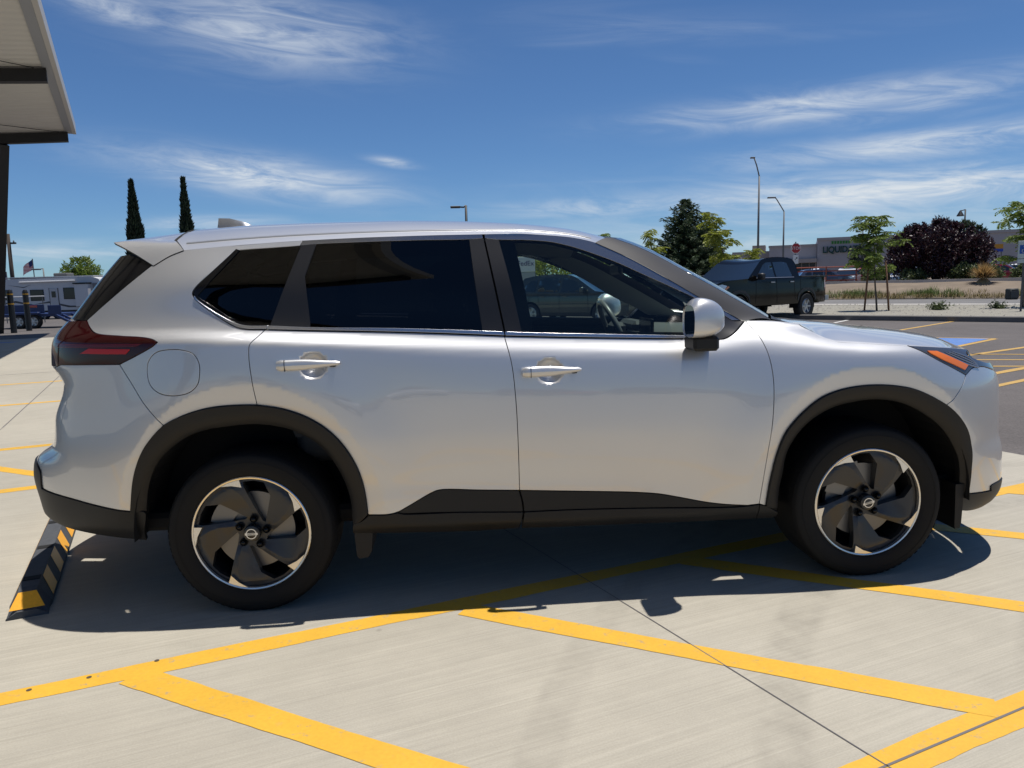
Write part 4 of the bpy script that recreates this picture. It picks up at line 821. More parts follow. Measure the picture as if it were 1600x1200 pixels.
for k,pn in (('trim_q',quarter),('trim_r',rdoor),('trim_f',fdoor)):
    both('belt_trim',patch_mesh('belt_trim',poly_from(CV[k]),gap=.0004,off=.005,depth=.012,h=.01),chrome,pn)
# dark structure behind the gaps
bk=[[(SMIN,.50),(-1.95,.40),(-1.90,.45)],[(-1.90,.45),(-1.86,.60),(-1.78,.76),(-1.60,.89),(-1.34,.935),(-1.08,.88),(-.92,.76),(-.84,.60),(-.82,.34)],[(-.82,.34),(.83,.31)],[(.83,.31),(.86,.55),(.92,.72),(1.06,.85),(1.33,.92),(1.60,.87),(1.78,.74),(1.86,.58),(1.90,.36)],[(1.90,.36),(2.3,.28),(SMAX,.28)],[(SMAX,.28),(SMAX,.86)],[(SMAX,.86),(2.0,.90),(1.7,.98),(1.3,1.03),(1.15,1.06),(.95,1.13),(.80,1.145),(.66,1.085)],[(.66,1.085),(0,1.115),(-.5,1.145),(-1.0,1.175),(-1.25,1.185)],[(-1.25,1.185),(-1.6,1.20),(-2.1,1.20),(SMIN,1.22)],[(SMIN,1.22),(SMIN,.50)]]
panel('inner_shell',bk,gap_black,gap=0,off=-.022,depth=0,h=.04)
panel('inner_pillar',[[(-1.52,1.33),(-1.45,1.22)],[(-1.45,1.22),(-2.1,1.22)],[(-2.1,1.22),(-1.84,1.44),(-1.66,1.47)],[(-1.66,1.47),(-1.46,1.49)],[(-1.46,1.49),(-1.66,1.33),(-1.52,1.33)]],gap_black,gap=0,off=-.024,depth=0,h=.04)
panel('inner_pillar',[[(-.40,1.56),(-.19,1.56)],[(-.19,1.56),(-.12,1.10)],[(-.12,1.10),(-.37,1.10)],[(-.37,1.10),(-.40,1.56)]],gap_black,gap=0,off=-.02,depth=0,h=.06)
panel('inner_pillar',[[(-1.15,1.54),(-1.06,1.55)],[(-1.06,1.55),(-1.10,1.16)],[(-1.10,1.16),(-1.24,1.16)],[(-1.24,1.16),(-1.15,1.54)]],gap_black,gap=0,off=-.02,depth=0,h=.06)
# ---- roof, spoiler, bonnet, windscreen
def surf_mesh(name, fn, U, T, flip=False):
    uu,tt=np.meshgrid(U,T,indexing='ij'); P=fn(uu.ravel(),tt.ravel())
    e=1e-3; du=fn(uu.ravel()+e,tt.ravel())-fn(uu.ravel()-e,tt.ravel()); dt=fn(uu.ravel(),tt.ravel()+e)-fn(uu.ravel(),tt.ravel()-e)
    N=np.cross(du,dt); N/=np.maximum(np.linalg.norm(N,axis=1,keepdims=True),1e-9)
    a,b=len(U),len(T); i=np.arange(a-1)[:,None]*b+np.arange(b-1)[None]; i=i.ravel()
    F=np.stack([i,i+b,i+b+1,i+1],1)
    if (N[:,2].mean()<0)!=flip: N=-N; F=F[:,::-1]
    return mesh_n(name,P,F,N)
tE=np.concatenate([[0,.004,.01,.02],np.linspace(.04,1.96,60),[1.98,1.99,1.996,2]])
def roof_x0(t):
    tt=np.where(np.asarray(t)>1,2-np.asarray(t),t); return -1.658+.066*np.clip(1-tt/.16,0,1)
def roof_u(u,t):
    x0=roof_x0(t); return roof(x0+(.262-x0)*np.asarray(u,float),t)
roofp=link('roof',surf_mesh('roof',roof_u,np.linspace(0,1,70),tE),paint,suv)
sk=MB()
for sd in (1,-1):
    xs=np.linspace(-1.60,.16,40); a=roof(xs,np.full(40,.085)); b=roof(xs,np.full(40,.10)); a=a*[1,sd,1]; b=b*[1,sd,1]
    up=np.array([0,0,.004]); lo=np.array([0,0,-.004])
    m_=MB().grid([list(map(tuple,a+lo)),list(map(tuple,a+up)),list(map(tuple,b+up)),list(map(tuple,b+lo))])
    obj('roof_moulding',m_,mat('moulding_grey',(.33,.335,.345),.35,.5),roofp,True)
for sd in (1,-1):
    gm=MB()
    xs=np.linspace(-1.575,.20,40); a=roof(xs,np.full(40,0.)); a=a*[1,sd,1]
    gm.grid([list(map(tuple,a+np.array([0,-.004*sd,.004]))),list(map(tuple,a+np.array([0,-.004*sd,-.005])))])
    gm.grid([list(map(tuple,a+np.array([0,.012*sd,.001]))),list(map(tuple,a+np.array([0,-.004*sd,-.005])))])

# shark fin aerial
fin=MB(); prof=[(-1.66,.0),(-1.655,.062),(-1.60,.060),(-1.54,.045),(-1.47,.016),(-1.43,.0)]
z0=1.672
fin.v=[]; lay=[]
for wd,sc in ((.028,.0),(.020,.5),(.008,.97)):
    pass
P=[]
for (x,h) in prof: P.append([(x,-.024,z0),(x,-.018,z0+h*.55),(x,-.004,z0+h),(x,.004,z0+h),(x,.018,z0+h*.55),(x,.024,z0)])
fin.grid(P); fin.add(P[0],[tuple(range(6))]); obj('aerial_fin',fin,mat('fin_paint',(.35,.36,.38),.3,.7,1),suv,40)
# spoiler: the roof section carried back, its sides drawn down along the pillar seam
low_c=catmull(CV['spoil_low'][::-1],.01); SL=skin(low_c[:,0],low_c[:,1])+np.array([0,-.003,0])
TIP=np.array([-1.925,-.60,1.583]); SHO=roof(np.array([-1.668]),np.array([.16]))[0]
def spoil_row(u):
    n=len(SL); A=np.array([np.interp(u,np.linspace(0,1,n),SL[:,k]) for k in range(3)])
    B=SHO*(1-u)+TIP*u+np.array([0,0,.006])*math.sin(math.pi*u)
    Cc=roof(np.array([-1.668]),np.array([1.]))[0]*(1-u)+np.array([-2.035,0,1.612])*u
    half=[]
    for w in np.linspace(0,1,10)[:-1]:
        q=A*(1-w)+B*w; bul=math.sin(math.pi*w)*(.020*(1-u)+.010*u); half.append(q+np.array([0,-.8*bul,.6*bul]))
    for w in np.linspace(0,1,14):
        k=1-(1-w)**2.2; q=np.array([B[0]+(Cc[0]-B[0])*k, B[1]*(1-w), B[2]+(Cc[2]-B[2])*k]); half.append(q)
    return half+[h*[1,-1,1] for h in half[-2::-1]]
rowsS=[spoil_row(u) for u in np.linspace(0,1,16)]
sp=obj('spoiler',MB().grid([list(map(tuple,r)) for r in rowsS]),paint,suv,True)
te=np.array(rowsS[-1])
obj('spoiler_lip',MB().grid([list(map(tuple,te)),list(map(tuple,te+np.array([.006,0,-.010]))),list(map(tuple,te*[1,.98,1]+np.array([.10,0,-.030])))]),satin_black,sp,True)
gt=np.concatenate([np.linspace(0,.2,14)[:-1],np.linspace(.2,1.8,54),np.linspace(1.8,2,14)[1:]]); gl=roof(roof_x0(gt)-.004,gt); gn=np.array([0,0,.0022]); obj('roof_gap',MB().grid([list(map(tuple,gl+np.array([-.0065,0,0])+gn)),list(map(tuple,gl+np.array([.0045,0,0])+gn))]),gap_black,sp)
sl2=np.array([tuple(q) for q in SL])+np.array([0,.012,-.004])
for sd in (1,-1): obj('spoiler_seal',MB().tube(list(map(tuple,sl2*[1,sd,1])),.012,6),gap_black,sp)
hoodp=link('bonnet',surf_mesh('bonnet',hood,np.linspace(.004,1,60),np.concatenate([[.004,.01,.02,.03],np.linspace(.05,1.95,48),[1.97,1.98,1.99,1.996]])),paint,suv)
hu=np.linspace(0,1,80); h0=hood(hu,np.full(80,.0)); h1=hood(hu,np.full(80,.010))
for sd in (1,-1): obj('bonnet_gap',MB().grid([list(map(tuple,(h0+np.array([0,-.0035,.0012]))*[1,sd,1])),list(map(tuple,(h0+np.array([0,.0015,.0018]))*[1,sd,1])),list(map(tuple,(h1+np.array([0,.02,-.012]))*[1,sd,1]))]),gap_black,hoodp)
A_out=catmull(CV['frame_f'][0][4:]+[(.838,1.168)],.03); A3=skin(A_out[:,0],A_out[:,1])
A_in=np.array([(.262,-.585,1.556),(.345,-.59,1.526),(.438,-.595,1.485),(.602,-.60,1.395),(.772,-.61,1.299),(1.005,-.62,1.162)])
n=40; lp=np.linspace(0,1,n)
def resamp(P,l):
    d=np.concatenate([[0],np.cumsum(np.linalg.norm(np.diff(P,axis=0),axis=1))]); d/=d[-1]
    return np.stack([np.interp(l,d,P[:,k]) for k in range(3)],1)
AO=resamp(A3,lp); AI=resamp(catmull(A_in,.03),lp)
for sd in (1,-1):
    rows=[]
    for w in np.linspace(0,1,9):
        c=AO*(1-w)+AI*w; bul=.010*np.sin(np.pi*w)
        c=c+np.array([.4,-.35,.85])*bul; c[:,1]-=.003*(1-w); rows.append(list(map(tuple,c*[1,sd,1])))
    obj('windscreen_pillar',MB().grid(rows),pillar_film,suv,True)
def wscreen(u,t):
    u=np.asarray(u,float); t=np.asarray(t,float); tt=np.where(t>1,2-t,t)
    S=np.stack([np.interp(u,lp,AI[:,k]) for k in range(3)],-1); k=1-(1-tt)**2
    x=S[...,0]+(.12+.03*u)*k; y=S[...,1]*(1-tt); z=S[...,2]+(.018+.012*(1-u))*k
    return np.stack([x,np.where(t>1,-y,y),z],-1)
link('windscreen',surf_mesh('windscreen',wscreen,np.linspace(.02,.98,24),np.linspace(0.02,1.98,30)),screen,suv)
hd=[list(map(tuple,roof(np.full(40,.262),np.linspace(0,2,40)))),list(map(tuple,wscreen(np.full(40,.03),np.linspace(0,2,40))))]
obj('windscreen_header',MB().grid(hd),satin_black,suv,True)
cw=[list(map(tuple,wscreen(np.full(40,1.),np.linspace(0,2,40))+np.array([0,0,.004]))),list(map(tuple,hood(np.full(40,.0),np.linspace(0.0,2.,40))+np.array([.02,0,-.01])))]
obj('cowl',MB().grid(cw),blackp,suv,True)
# floor, wheel wells
fl=MB(); fl.rbox(-1.90,2.02,-.76,.76,.33,.41,.02); obj('floor_pan',fl,gap_black,suv)
fw=MB(); fw.box(1.02,1.06,-.70,.70,.34,1.10); obj('bulkhead',fw,gap_black,suv)
obj('bonnet_light_block',MB().box(1.07,2.02,-.50,.50,.42,.90),gap_black,suv)  # unseen black box added to stop sun leaking through the hollow nose
obj('light_block_lid',MB().box(1.07,1.95,-.74,.74,.905,.93),gap_black,suv)  # unseen opaque sheet added under the bonnet, blocks the same leak
nz=np.linspace(0,2,60); ss_=np.concatenate([np.linspace(2.02,SMAX,30),np.linspace(SMAX,2.02,30)]); sk_=skin(ss_,np.full(60,.875)); sk_[30:,1]*=-1
obj('grille_top',MB().grid([list(map(tuple,hood(np.full(60,1.),nz)+np.array([0,0,-.004]))),list(map(tuple,sk_*[.985,1,1]))]),gloss_black,suv,True)
for cx in (-1.353,1.353):
    for sd in (1,-1):
        w=MB(); pr=[]
        for a in np.linspace(-.03,math.pi+.03,28):
            pr.append((cx+.480*math.cos(a)*1.0,.345+.505*math.sin(a)))
        w.grid([[(x,-.888*sd,z) for x,z in pr],[(x,-.52*sd,z) for x,z in pr]]); w.add([(x,-.52*sd,z) for x,z in pr],[tuple(range(len(pr)))])
        obj('wheel_well',w,gap_black,suv)
for x0,x1,zz,tp in ((-.935,-.845,.20,.02),(1.780,1.822,.19,.008)):      # mud flap and wheel deflector
    for sd in (1,-1):
        ys=sorted((-.865*sd,-.68*sd)); f=MB().prism([(x0,.40),(x0+tp*.6,zz+.012),(x0+tp,zz),(x1-tp*1.5,zz+.004),(x1-tp*.7,zz+.03),(x1,.40)],ys[0],ys[1],'Y'); obj('mud_flap',f,blackp,suv)
# ---- mirrors
def mirror(sd):
    x0,x1=.502,.655; zc=1.186; yi,yo=-.885,-1.045
    rows=[]
    for k,a in enumerate(np.linspace(0,1,13)):       # from the glass edge (rear) forward
        x=x0+(x1-x0)*a
        sh=math.sqrt(max(0,1-((a-.26)/.74)**2)) if a>.26 else 1-.30*((.26-a)/.26)**2; top=.095*sh; bot=.070*max(.0,1-a**3)**.5; yc=(yi+yo)/2; hw=.082*math.sqrt(max(0.0,1-(a)**2.4))
        ring=[]
        for t in np.linspace(0,2*math.pi,28,endpoint=False):
            c,s_=math.cos(t),math.sin(t); e=.62
            yy=math.copysign(abs(c)**e,c)*hw; zz=math.copysign(abs(s_)**(.8 if s_>0 else .55),s_)*(top if s_>0 else bot)
            ring.append((x,(yc-yy)*sd,zc+zz))
        rows.append(ring+[ring[0]])
    m=MB().grid(rows); return m,rows
for sd,dr in ((1,fdoor[0]),(-1,fdoor[1])):
    sg=1 if sd==1 else -1
    yy=1
    m,rows=mirror(1)
    # split the shell: painted cap above, black below
    capv=MB(); low=MB(); mid=MB(); n=len(rows[0])
    for v,f in ((m.v,m.f),):
        import bmesh as _bm
        for tgt,keep_up in ((capv,True),(low,False)):
            b_=_bm.new(); vs_=[b_.verts.new(q) for q in v]
            for q in f:
                try: b_.faces.new([vs_[i] for i in q])
                except ValueError: pass
            _bm.ops.remove_doubles(b_,verts=b_.verts,dist=1e-5)
            _bm.ops.bisect_plane(b_,geom=b_.verts[:]+b_.edges[:]+b_.faces[:],plane_co=(0,0,1.148),plane_no=(.06,0,1),clear_inner=keep_up,clear_outer=not keep_up)
            b_.verts.index_update(); tgt.add([tuple(q.co) for q in b_.verts],[tuple(w_.index for w_ in q.verts) for q in b_.faces]); b_.free()
    mr=obj('door_mirror',capv,paint,dr,True); 
    import bmesh as _bm
    for o_ in (mr,):
        b_=_bm.new(); b_.from_mesh(o_.data); _bm.ops.remove_doubles(b_,verts=b_.verts,dist=1e-5); _bm.ops.recalc_face_normals(b_,faces=b_.faces); b_.to_mesh(o_.data); b_.free()
        o_.data.polygons.foreach_set('use_smooth',[True]*len(o_.data.polygons))
    lw=obj('mirror_lower',low,gloss_black if 0 else blackp,dr,True)
    st=MB(); st.rbox(.515,.625,-1.0,-.86,1.060,1.122,.012); obj('mirror_arm',st,blackp,dr,35)
    gl_=MB(); r0=rows[0][:-1]; gl_.add([(p[0]+.004,p[1],p[2]) for p in r0],[tuple(range(len(r0)))]); obj('mirror_glass',gl_,mat('mirror_glass',(.8,.82,.84),.02,1),dr)
# ---- door handles
def handle(x0,x1,zc,s0,tilt):
    m=MB(); n=18; rows=[]
    for i in range(n+1):
        a=i/n; x=x0+(x1-x0)*a
        w=skin([x],[zc+tilt*(a-.5)],False)[0]; hh=.0225*(1-.55*smooth(.35,1.0,a)) if True else .02
        hh=hh*(1 if a>.02 else .8)
        if a>.97: hh*=.5
        z=zc+tilt*(a-.5)+.004*a; out=.034-.012*max(0,(a-.6)/.4)**2-.010*max(0,(.12-a)/.12)**2
        ring=[]
        for t in np.linspace(0,2*math.pi,12,endpoint=False):
            c,s_=math.cos(t),math.sin(t)
            ring.append((x,w[1]-out+.014*c*-1+.0,z+hh*math.copysign(abs(s_)**.8,s_)))
        rows.append(ring+[ring[0]])
    m.grid(rows); m.add(rows[0][:-1],[tuple(range(12))]); m.add(rows[-1][:-1],[tuple(range(12))]); return m
for hs,dr in ((CV['hand_r'],rdoor),(CV['hand_f'],fdoor)):
    (xa,za),(xb,zb)=hs; zc=(za+zb)/2; x0,x1=min(xa,xb),max(xa,xb)
    me=handle(x0,x1,zc,0,0).mesh('handle',50); both('handle',me,paint,dr)
    cap=MB(); w=skin([x0+.034],[zc],False)[0]; cap.box(x0+.0335,x0+.0355,w[1]-.0492,w[1]-.03,zc-.0225,zc+.0235); both('handle_gap',cap.mesh('handle_gap'),gap_black,dr)
    for xx in (x0+.02,x1-.03): both('handle_mount',MB().rbox(xx-.012,xx+.012,w[1]-.03,w[1]+.01,zc-.012,zc+.012,.003).mesh('handle_mount'),blackp,dr)
# ---------------------------------------------------------------- wheels of the SUV
RIM=.2475; TYRE=.352
def polar(r,deg): return (r*math.cos(R(deg)),r*math.sin(R(deg)))
def wheel_face():
    ring=np.array([polar(.962,a) for a in np.linspace(0,360,180,endpoint=False)])*RIM
    holes=[]; lines=[]
    for k in range(5):
        d=72*k
        H=[polar(.905,146+d),polar(.72,133.5+d),polar(.265,108+d),polar(.25,120+d),polar(.36,147+d),polar(.84,168.5+d),polar(.905,168.5+d),polar(.915,157+d)]
        H=np.array(H)*RIM; Q=np.vstack([catmull([a,b],.012)[:-1] for a,b in zip(H,np.roll(H,-1,0))])
        holes.append(Q if area2(Q)>0 else Q[::-1])
        ln=np.array([polar(.95,112+d),polar(.883,110+d),polar(.68,101+d),polar(.36,89+d),polar(.23,86+d)])*RIM
        lines.append(np.vstack([catmull([a,b],.012)[:-1] for a,b in zip(ln,ln[1:])]+[ln[-1:]]))
    V,T,loops=fill2d(ring,holes,.012,lines)
    r=np.hypot(V[:,0],V[:,1])/RIM; th=np.degrees(np.arctan2(V[:,1],V[:,0]))
    # depth (outward positive): shallow cone plus a raised edge along each spoke
    base=-.014+.020*smooth(.15,.95,r)-.006*smooth(.80,.96,r)
    fac=np.zeros(len(V))
    cr=np.interp(r,[.23,.36,.68,.883,.95],[86,89,101,110,112])
    for k in range(5):
        da=(th-cr-72*k+180)%360-180
        fac=np.maximum(fac, np.where(da<0,.012*np.clip(1+da/13,0,1),.012*np.clip(1-da/34,0,1)))
    fac*=smooth(.20,.42,r)*(1-.8*smooth(.86,.95,r))
    y=-(base+fac)
    mb=MB(); P=[(V[i,0],y[i],V[i,1]) for i in range(len(V))]; mb.add(P,[tuple(t) for t in T])
    for lp in loops[1:]:
        n=len(lp); mb.add([P[i] for i in lp]+[(P[i][0]*1.0,P[i][1]+.035,P[i][2]) for i in lp],[(i,(i+1)%n,n+(i+1)%n,n+i) for i in range(n)])
    return mb
def bright_tip(k):
    d=72*k; P=[polar(.958,98.5+d),polar(.958,104+d),polar(.958,111+d),polar(.958,118.5+d),polar(.895,108.2+d),polar(.825,97.5+d)]
    v=[(p[0]*RIM,-.0205,p[1]*RIM) for p in P]; w=[(p[0]*RIM,0.,p[1]*RIM) for p in P]; n=len(P)
    return MB().add(v+w,[tuple(range(n))]+[(i,(i+1)%n,n+(i+1)%n,n+i) for i in range(n)])
face_me=wheel_face().mesh('rim_face',9); 
tip_me=[bright_tip(k).mesh('machined_tip') for k in range(5)]
lip_me=MB().lathe([(RIM*.958,-.006),(RIM*.962,-.020),(RIM*.985,-.022),(RIM*1.0,-.019),(RIM*1.0,.0),(RIM*.94,.012)],'Y',96).mesh('rim_lip',40)
barrel_me=MB().lathe([(RIM*.96,-.004),(RIM*.90,.03),(RIM*.86,.17),(.05,.17)],'Y',64).mesh('rim_barrel',40)
disc_me=MB().lathe([(.06,.045),(.168,.045),(.168,.075),(.06,.075)],'Y',48,closed=True).mesh('brake_disc',30)
cal=MB()
for a0,a1 in ((100,165),):
    rows=[]
    for a in np.linspace(R(a0),R(a1),10): rows.append([(r*math.cos(a),y,r*math.sin(a)) for r,y in ((.098,.028),(.185,.028),(.192,.06),(.185,.10),(.098,.10),(.098,.028))])
    cal.grid(rows); cal.add(rows[0][:5],[tuple(range(5))]); cal.add(rows[-1][:5],[tuple(range(5))])
cal_me=cal.mesh('brake_caliper',30)
hub=MB().lathe([(.0001,-.0215),(.026,-.0215),(.033,-.019),(.036,-.012),(.036,.01)],'Y',32); hub_me=hub.mesh('centre_cap',35)
em=MB()
for a in (0,):
    rows=[]
    ang=[t for t in np.linspace(0,2*math.pi,40)]
    rows=[[(.0225*math.cos(t),-.0235,.0225*math.sin(t)) for t in ang],[(.0185*math.cos(t),-.0235,.0185*math.sin(t)) for t in ang]]
    em.grid(rows); em.box(-.0265,.0265,-.0240,-.0225,-.0048,.0048)
em_me=em.mesh('cap_emblem')
tx_me=text_mesh('cap_lettering','NISSAN',.0098,.0003)
nut_me=MB().lathe([(.0001,-.022),(.007,-.021),(.0098,-.017),(.0105,-.004),(.0105,.006)],'Y',12).mesh('lug_nut',50)
sock_me=MB().lathe([(.0165,-.0075),(.0165,.002),(.0001,.002)],'Y',16).mesh('nut_pocket',50)
prof=[(RIM*.985,-.008),(RIM*1.012,-.018),(RIM*1.05,-.024),(RIM*1.12,-.029),(RIM*1.20,-.031),(RIM*1.28,-.029),(TYRE*.945,-.023),(TYRE*.972,-.012),(TYRE*.988,.004),(TYRE*.997,.03),(TYRE,.06),(TYRE,.19),(TYRE*.997,.215),(TYRE*.97,.245),(RIM*1.2,.262),(RIM,.24)]
pp=catmull(np.array(prof),.008)
tyre=MB(); tyre.lathe([tuple(q) for q in pp],'Y',96)
tyre_me=tyre.mesh('tyre',45)
blk=MB()                       # shoulder tread blocks
for k in range(72):
    a=2*math.pi*k/72; c,s_=math.cos(a),math.sin(a); t=(-s_,c)
    pts=[]
    for rr,y in ((TYRE*.965,-.0175),(TYRE*.985,-.004),(TYRE*1.0006,.030)):
        for w in (-.0095,.0095): pts.append((rr*c+t[0]*w,y-.0022,rr*s_+t[1]*w))
    blk.add(pts,[(0,1,3,2),(2,3,5,4)])
blk_me=blk.mesh('tread_block')
ring_me=MB().lathe([(RIM*1.235,-.0318),(RIM*1.245,-.0330),(RIM*1.255,-.0318)],'Y',96).mesh('sidewall_ring',60)
def suv_wheel(x,sd,spin):
    w=bpy.data.objects.new('wheel',None); COL.objects.link(w); w.parent=suv
    w.location=(x,(-.872)*sd,.3435); w.rotation_euler=(0,spin,0 if sd==1 else math.pi)
    link('tyre',tyre_me,rubber,w); link('tread_block',blk_me,rubber,w); link('sidewall_ring',ring_me,rubber,w)
    link('rim',face_me,alloy_dark,w); link('rim_lip',lip_me,alloy_bright,w); link('rim_barrel',barrel_me,mat('barrel_dark',(.02,.02,.022),.4,.5),w)
    for t in tip_me: link('machined_tip',t,alloy_bright,w)
    d=link('brake_disc',disc_me,steel,w); c=link('brake_caliper',cal_me,steel,w); c.rotation_euler=(0,-spin,0)
    link('centre_cap',hub_me,mat('cap_black',(.02,.02,.02),.25),w); e=link('cap_emblem',em_me,chrome,w); e.rotation_euler=(0,0,0)
    l=link('cap_lettering',tx_me,gap_black,w); l.location=(0,-.0244,0); l.rotation_euler=(R(90),0,0)
    for k in range(5):
        p=polar(.0585,90+72*k-8)
        n_=link('lug_nut',nut_me,mat('lug_black',(.015,.015,.015),.16,.7),w); n_.location=(p[0],0.008,p[1])
        q_=link('nut_pocket',sock_me,gap_black,w); q_.location=(p[0],.006,p[1])
for x,s_ in ((-1.353,0.0),(1.353,R(-14))):
    suv_wheel(x,1,s_); suv_wheel(x,-1,s_)
# ---------------------------------------------------------------- inside the SUV
hl=roof; 
xs=np.linspace(-1.60,.24,24); T=np.linspace(.03,1.97,24)
obj('headliner',MB().grid([[tuple(roof(np.array(x),np.array(t))+np.array([0,0,-.035])) for t in T] for x in xs]),interior_l,suv,True)
for sd in (1,-1):
    rows=[]
    for w in np.linspace(0,1,4):
        c=AO*(1-w)+AI*w; c=c+np.array([-.045,.028,-.030]); rows.append(list(map(tuple,c*[1,sd,1])))
    obj('pillar_lining',MB().grid(rows),interior_l,suv,True)
for dr,seg,x0,x1 in ((fdoor,'belt_f',-.20,.66),(rdoor,'belt_r',-.78,-.28)):
    P=[(x,z) for x,z in catmull(CV[seg],.06) if x0<=x<=x1]
    q=np.array(P); p3=skin(q[:,0],q[:,1]-.004)+np.array([0,.055,0]); lo=skin(q[:,0],q[:,1]-.62)+np.array([0,.075,0])
    both('door_ledge',MB().tube(list(map(tuple,p3)),.030,8).mesh('door_ledge',True),interior,dr)
    both('door_lining',MB().grid([list(map(tuple,p3)),list(map(tuple,lo))]).mesh('door_lining'),interior,dr)
# dashboard
sec=[(.58,.72),(.56,.86),(.60,1.02),(.66,1.075),(.78,1.10),(1.02,1.085),(1.02,.72)]
obj('dashboard',MB().prism(sec,-.70,.70,'Y'),mat('dash_grey',(.10,.105,.105),.6),suv,40)
vent=MB().rbox(.585,.62,-.60,-.36,.99,1.045,.006); obj('dash_vent',vent,gap_black,suv)
scr=MB().rbox(.575,.592,-.10,.16,1.02,1.155,.004); obj('dash_screen',scr,gloss_black,suv)
bin_=MB().rbox(.55,.64,.20,.56,1.07,1.13,.02); obj('instrument_hood',bin_,interior,suv)
# steering wheel in front of the left seat
ringp=[]; M_=Matrix.Translation((.47,.37,1.075))@Matrix.Rotation(R(-24),4,'Y')
for a in np.linspace(0,2*math.pi,33): ringp.append(tuple(M_@Vector((0,.182*math.cos(a),.178*math.sin(a)))))
obj('steering_wheel',MB().tube(ringp,.0165,8,cap=False),mat('wheel_leather',(.16,.165,.165),.35),suv,True)
hb=MB(); hb.rbox(.455,.53,.27,.47,1.0,1.12,.02); obj('steering_hub',hb,interior,suv)
obj('steering_spoke',MB().rbox(.462,.482,.19,.55,1.055,1.090,.006),interior,suv)
obj('cabin_mirror',MB().rbox(.40,.425,-.11,.13,1.395,1.455,.01),interior,suv)
obj('cabin_mirror_stalk',MB().tube([(.42,.01,1.44),(.475,.01,1.50)],.012,6),interior,suv)
def seat(x,y,w=.25,back=True):
    m=MB().rbox(x-.05,x+.50,y-w,y+w,.55,.74,.05); a=obj('seat',m,interior,suv,60)
    rows=[]
    for t in np.linspace(0,1,8):
        ww=w*(1-.35*t**3); xx=x-.02-.30*t; zz=.68+.62*t
        rows.append([(xx+.06,y-ww*.75,zz),(xx+.02,y-ww,zz),(xx-.07,y-ww*.9,zz),(xx-.07,y+ww*.9,zz),(xx+.02,y+ww,zz),(xx+.06,y+ww*.75,zz),(xx+.06,y-ww*.75,zz)])
    b=MB().grid(rows); b.add(rows[-1][:6],[tuple(range(6))]); obj('seat_back',b,interior,suv,50)
    obj('headrest',MB().rbox(x-.40,x-.29,y-.13,y+.13,1.30,1.47,.035),interior,suv,60)
seat(-.18,-.37); seat(-.18,.37)
obj('rear_bench',MB().rbox(-1.20,-.70,-.66,.66,.58,.76,.05),interior,suv,60); obj('rear_bench_back',MB().prism([(-1.20,.70),(-1.08,.70),(-1.28,1.28),(-1.38,1.28)],-.64,.64,'Y'),interior,suv)
for y in (-.38,.38): obj('headrest',MB().rbox(-1.41,-1.31,y-.13,y+.13,1.27,1.42,.03),interior,suv,60)
# ---------------------------------------------------------------- rubber wheel stop behind the SUV
ws = thing('wheel_stop', 'black rubber wheel stop with orange-yellow stripes under the rear bumper', 'wheel stop', (-2.335, .075, 0), R(90 + 21.5))
M_rub = mat('recycled_rubber', (.060, .064, .072), .75, bump=(250, .35, .003), noise=(30, .2)); M_or = mat('reflective_orange', (.88, .40, .012), .45, noise=(90, .10))
LW = 1.83
sec = [(-.079, 0), (-.079, .022), (-.037, .100), (.037, .100), (.079, .022), (.079, 0)]
rows = []
for x, k, zz in ((0, 1, .0), (.0, 1, .85), (.035, 1, 1), (LW - .035, 1, 1), (LW, 1, .85), (LW, 1, 0)):
    pass
def ring(x, sc, zs): return [(x, y*sc, z*zs) for y, z in sec]
body = MB(); R_ = [ring(0, 1, .30), ring(.012, .97, .34), ring(.075, .93, .97), ring(.11, 1, 1), ring(LW - .11, 1, 1), ring(LW - .075, .93, .97), ring(LW - .012, .97, .34), ring(LW, 1, .30)]
body.grid(R_); body.add(R_[0], [tuple(range(6))]); body.add(R_[-1], [tuple(range(6))])
obj('body', body, M_rub, ws)
def on_side(sd, x, k):       # k 0 bottom .. 1 top of the sloping face
    y = (.079 + (.037 - .079)*k); z = .022 + .078*k; n = Vector((0, .88, .47)).normalized()
    return (x, sd*(y + n.y*.002), z + n.z*.002)
for sd in (1, -1):
    for i in range(6):
        x0 = .17 + i*.29
        obj('stripe', MB().add([on_side(sd, x0, .03), on_side(sd, x0 + .155, .03), on_side(sd, x0 + .215, .97), on_side(sd, x0 + .06, .97)], [(0, 1, 2, 3)]), M_or, ws)
obj('end_reflector', MB().add([(.0095, -.066, .037), (.0095, .066, .037), (.0640, .034, .093), (.0640, -.034, .093)], [(0, 1, 2, 3)]), M_or, ws)
for i in range(4):
    x = .19 + i*.46; obj('top_slot', MB().rbox(x, x + .05, -.034, .034, .0975, .1025, .001), gap_black, ws)
# ---------------------------------------------------------------- other vehicles
M_glassd = mat('dark_auto_glass', (.010, .014, .018), .03, coat=1); M_tyre2 = mat('plain_tyre', (.018, .018, .018), .8); M_alu = mat('plain_alloy', (.42, .43, .45), .35, .8)
M_trim = mat('plain_black_trim', (.015, .015, .016), .5); M_lamp = mat('plain_lamp', (.55, .56, .58), .12, .3, 1); M_ltail = mat('plain_tail_lamp', (.35, .01, .012), .2, coat=1); M_lamb = mat('plain_amber', (.55, .16, .02), .25, coat=1)
def body_w(sp, x, z):
    hw = sp['hw']; x = np.asarray(x, float); z = np.asarray(z, float)
    w = hw*(1 - .035*((z - .70)/.5)**2*(z < .70) - .02*np.clip((z - .70)/.4, 0, 1)**2)
    w = w - sp['tumble']*np.clip(z - sp['belt'], 0, 9) - .02*np.clip((z - sp['belt'])/.05, 0, 1)
    x0, x1 = sp['ends']; u = np.clip(np.abs((x - (x0 + x1)/2)/((x1 - x0)/2)), 0, 1.05)
    return w*(1 - sp.get('taper', .16)*u**7)
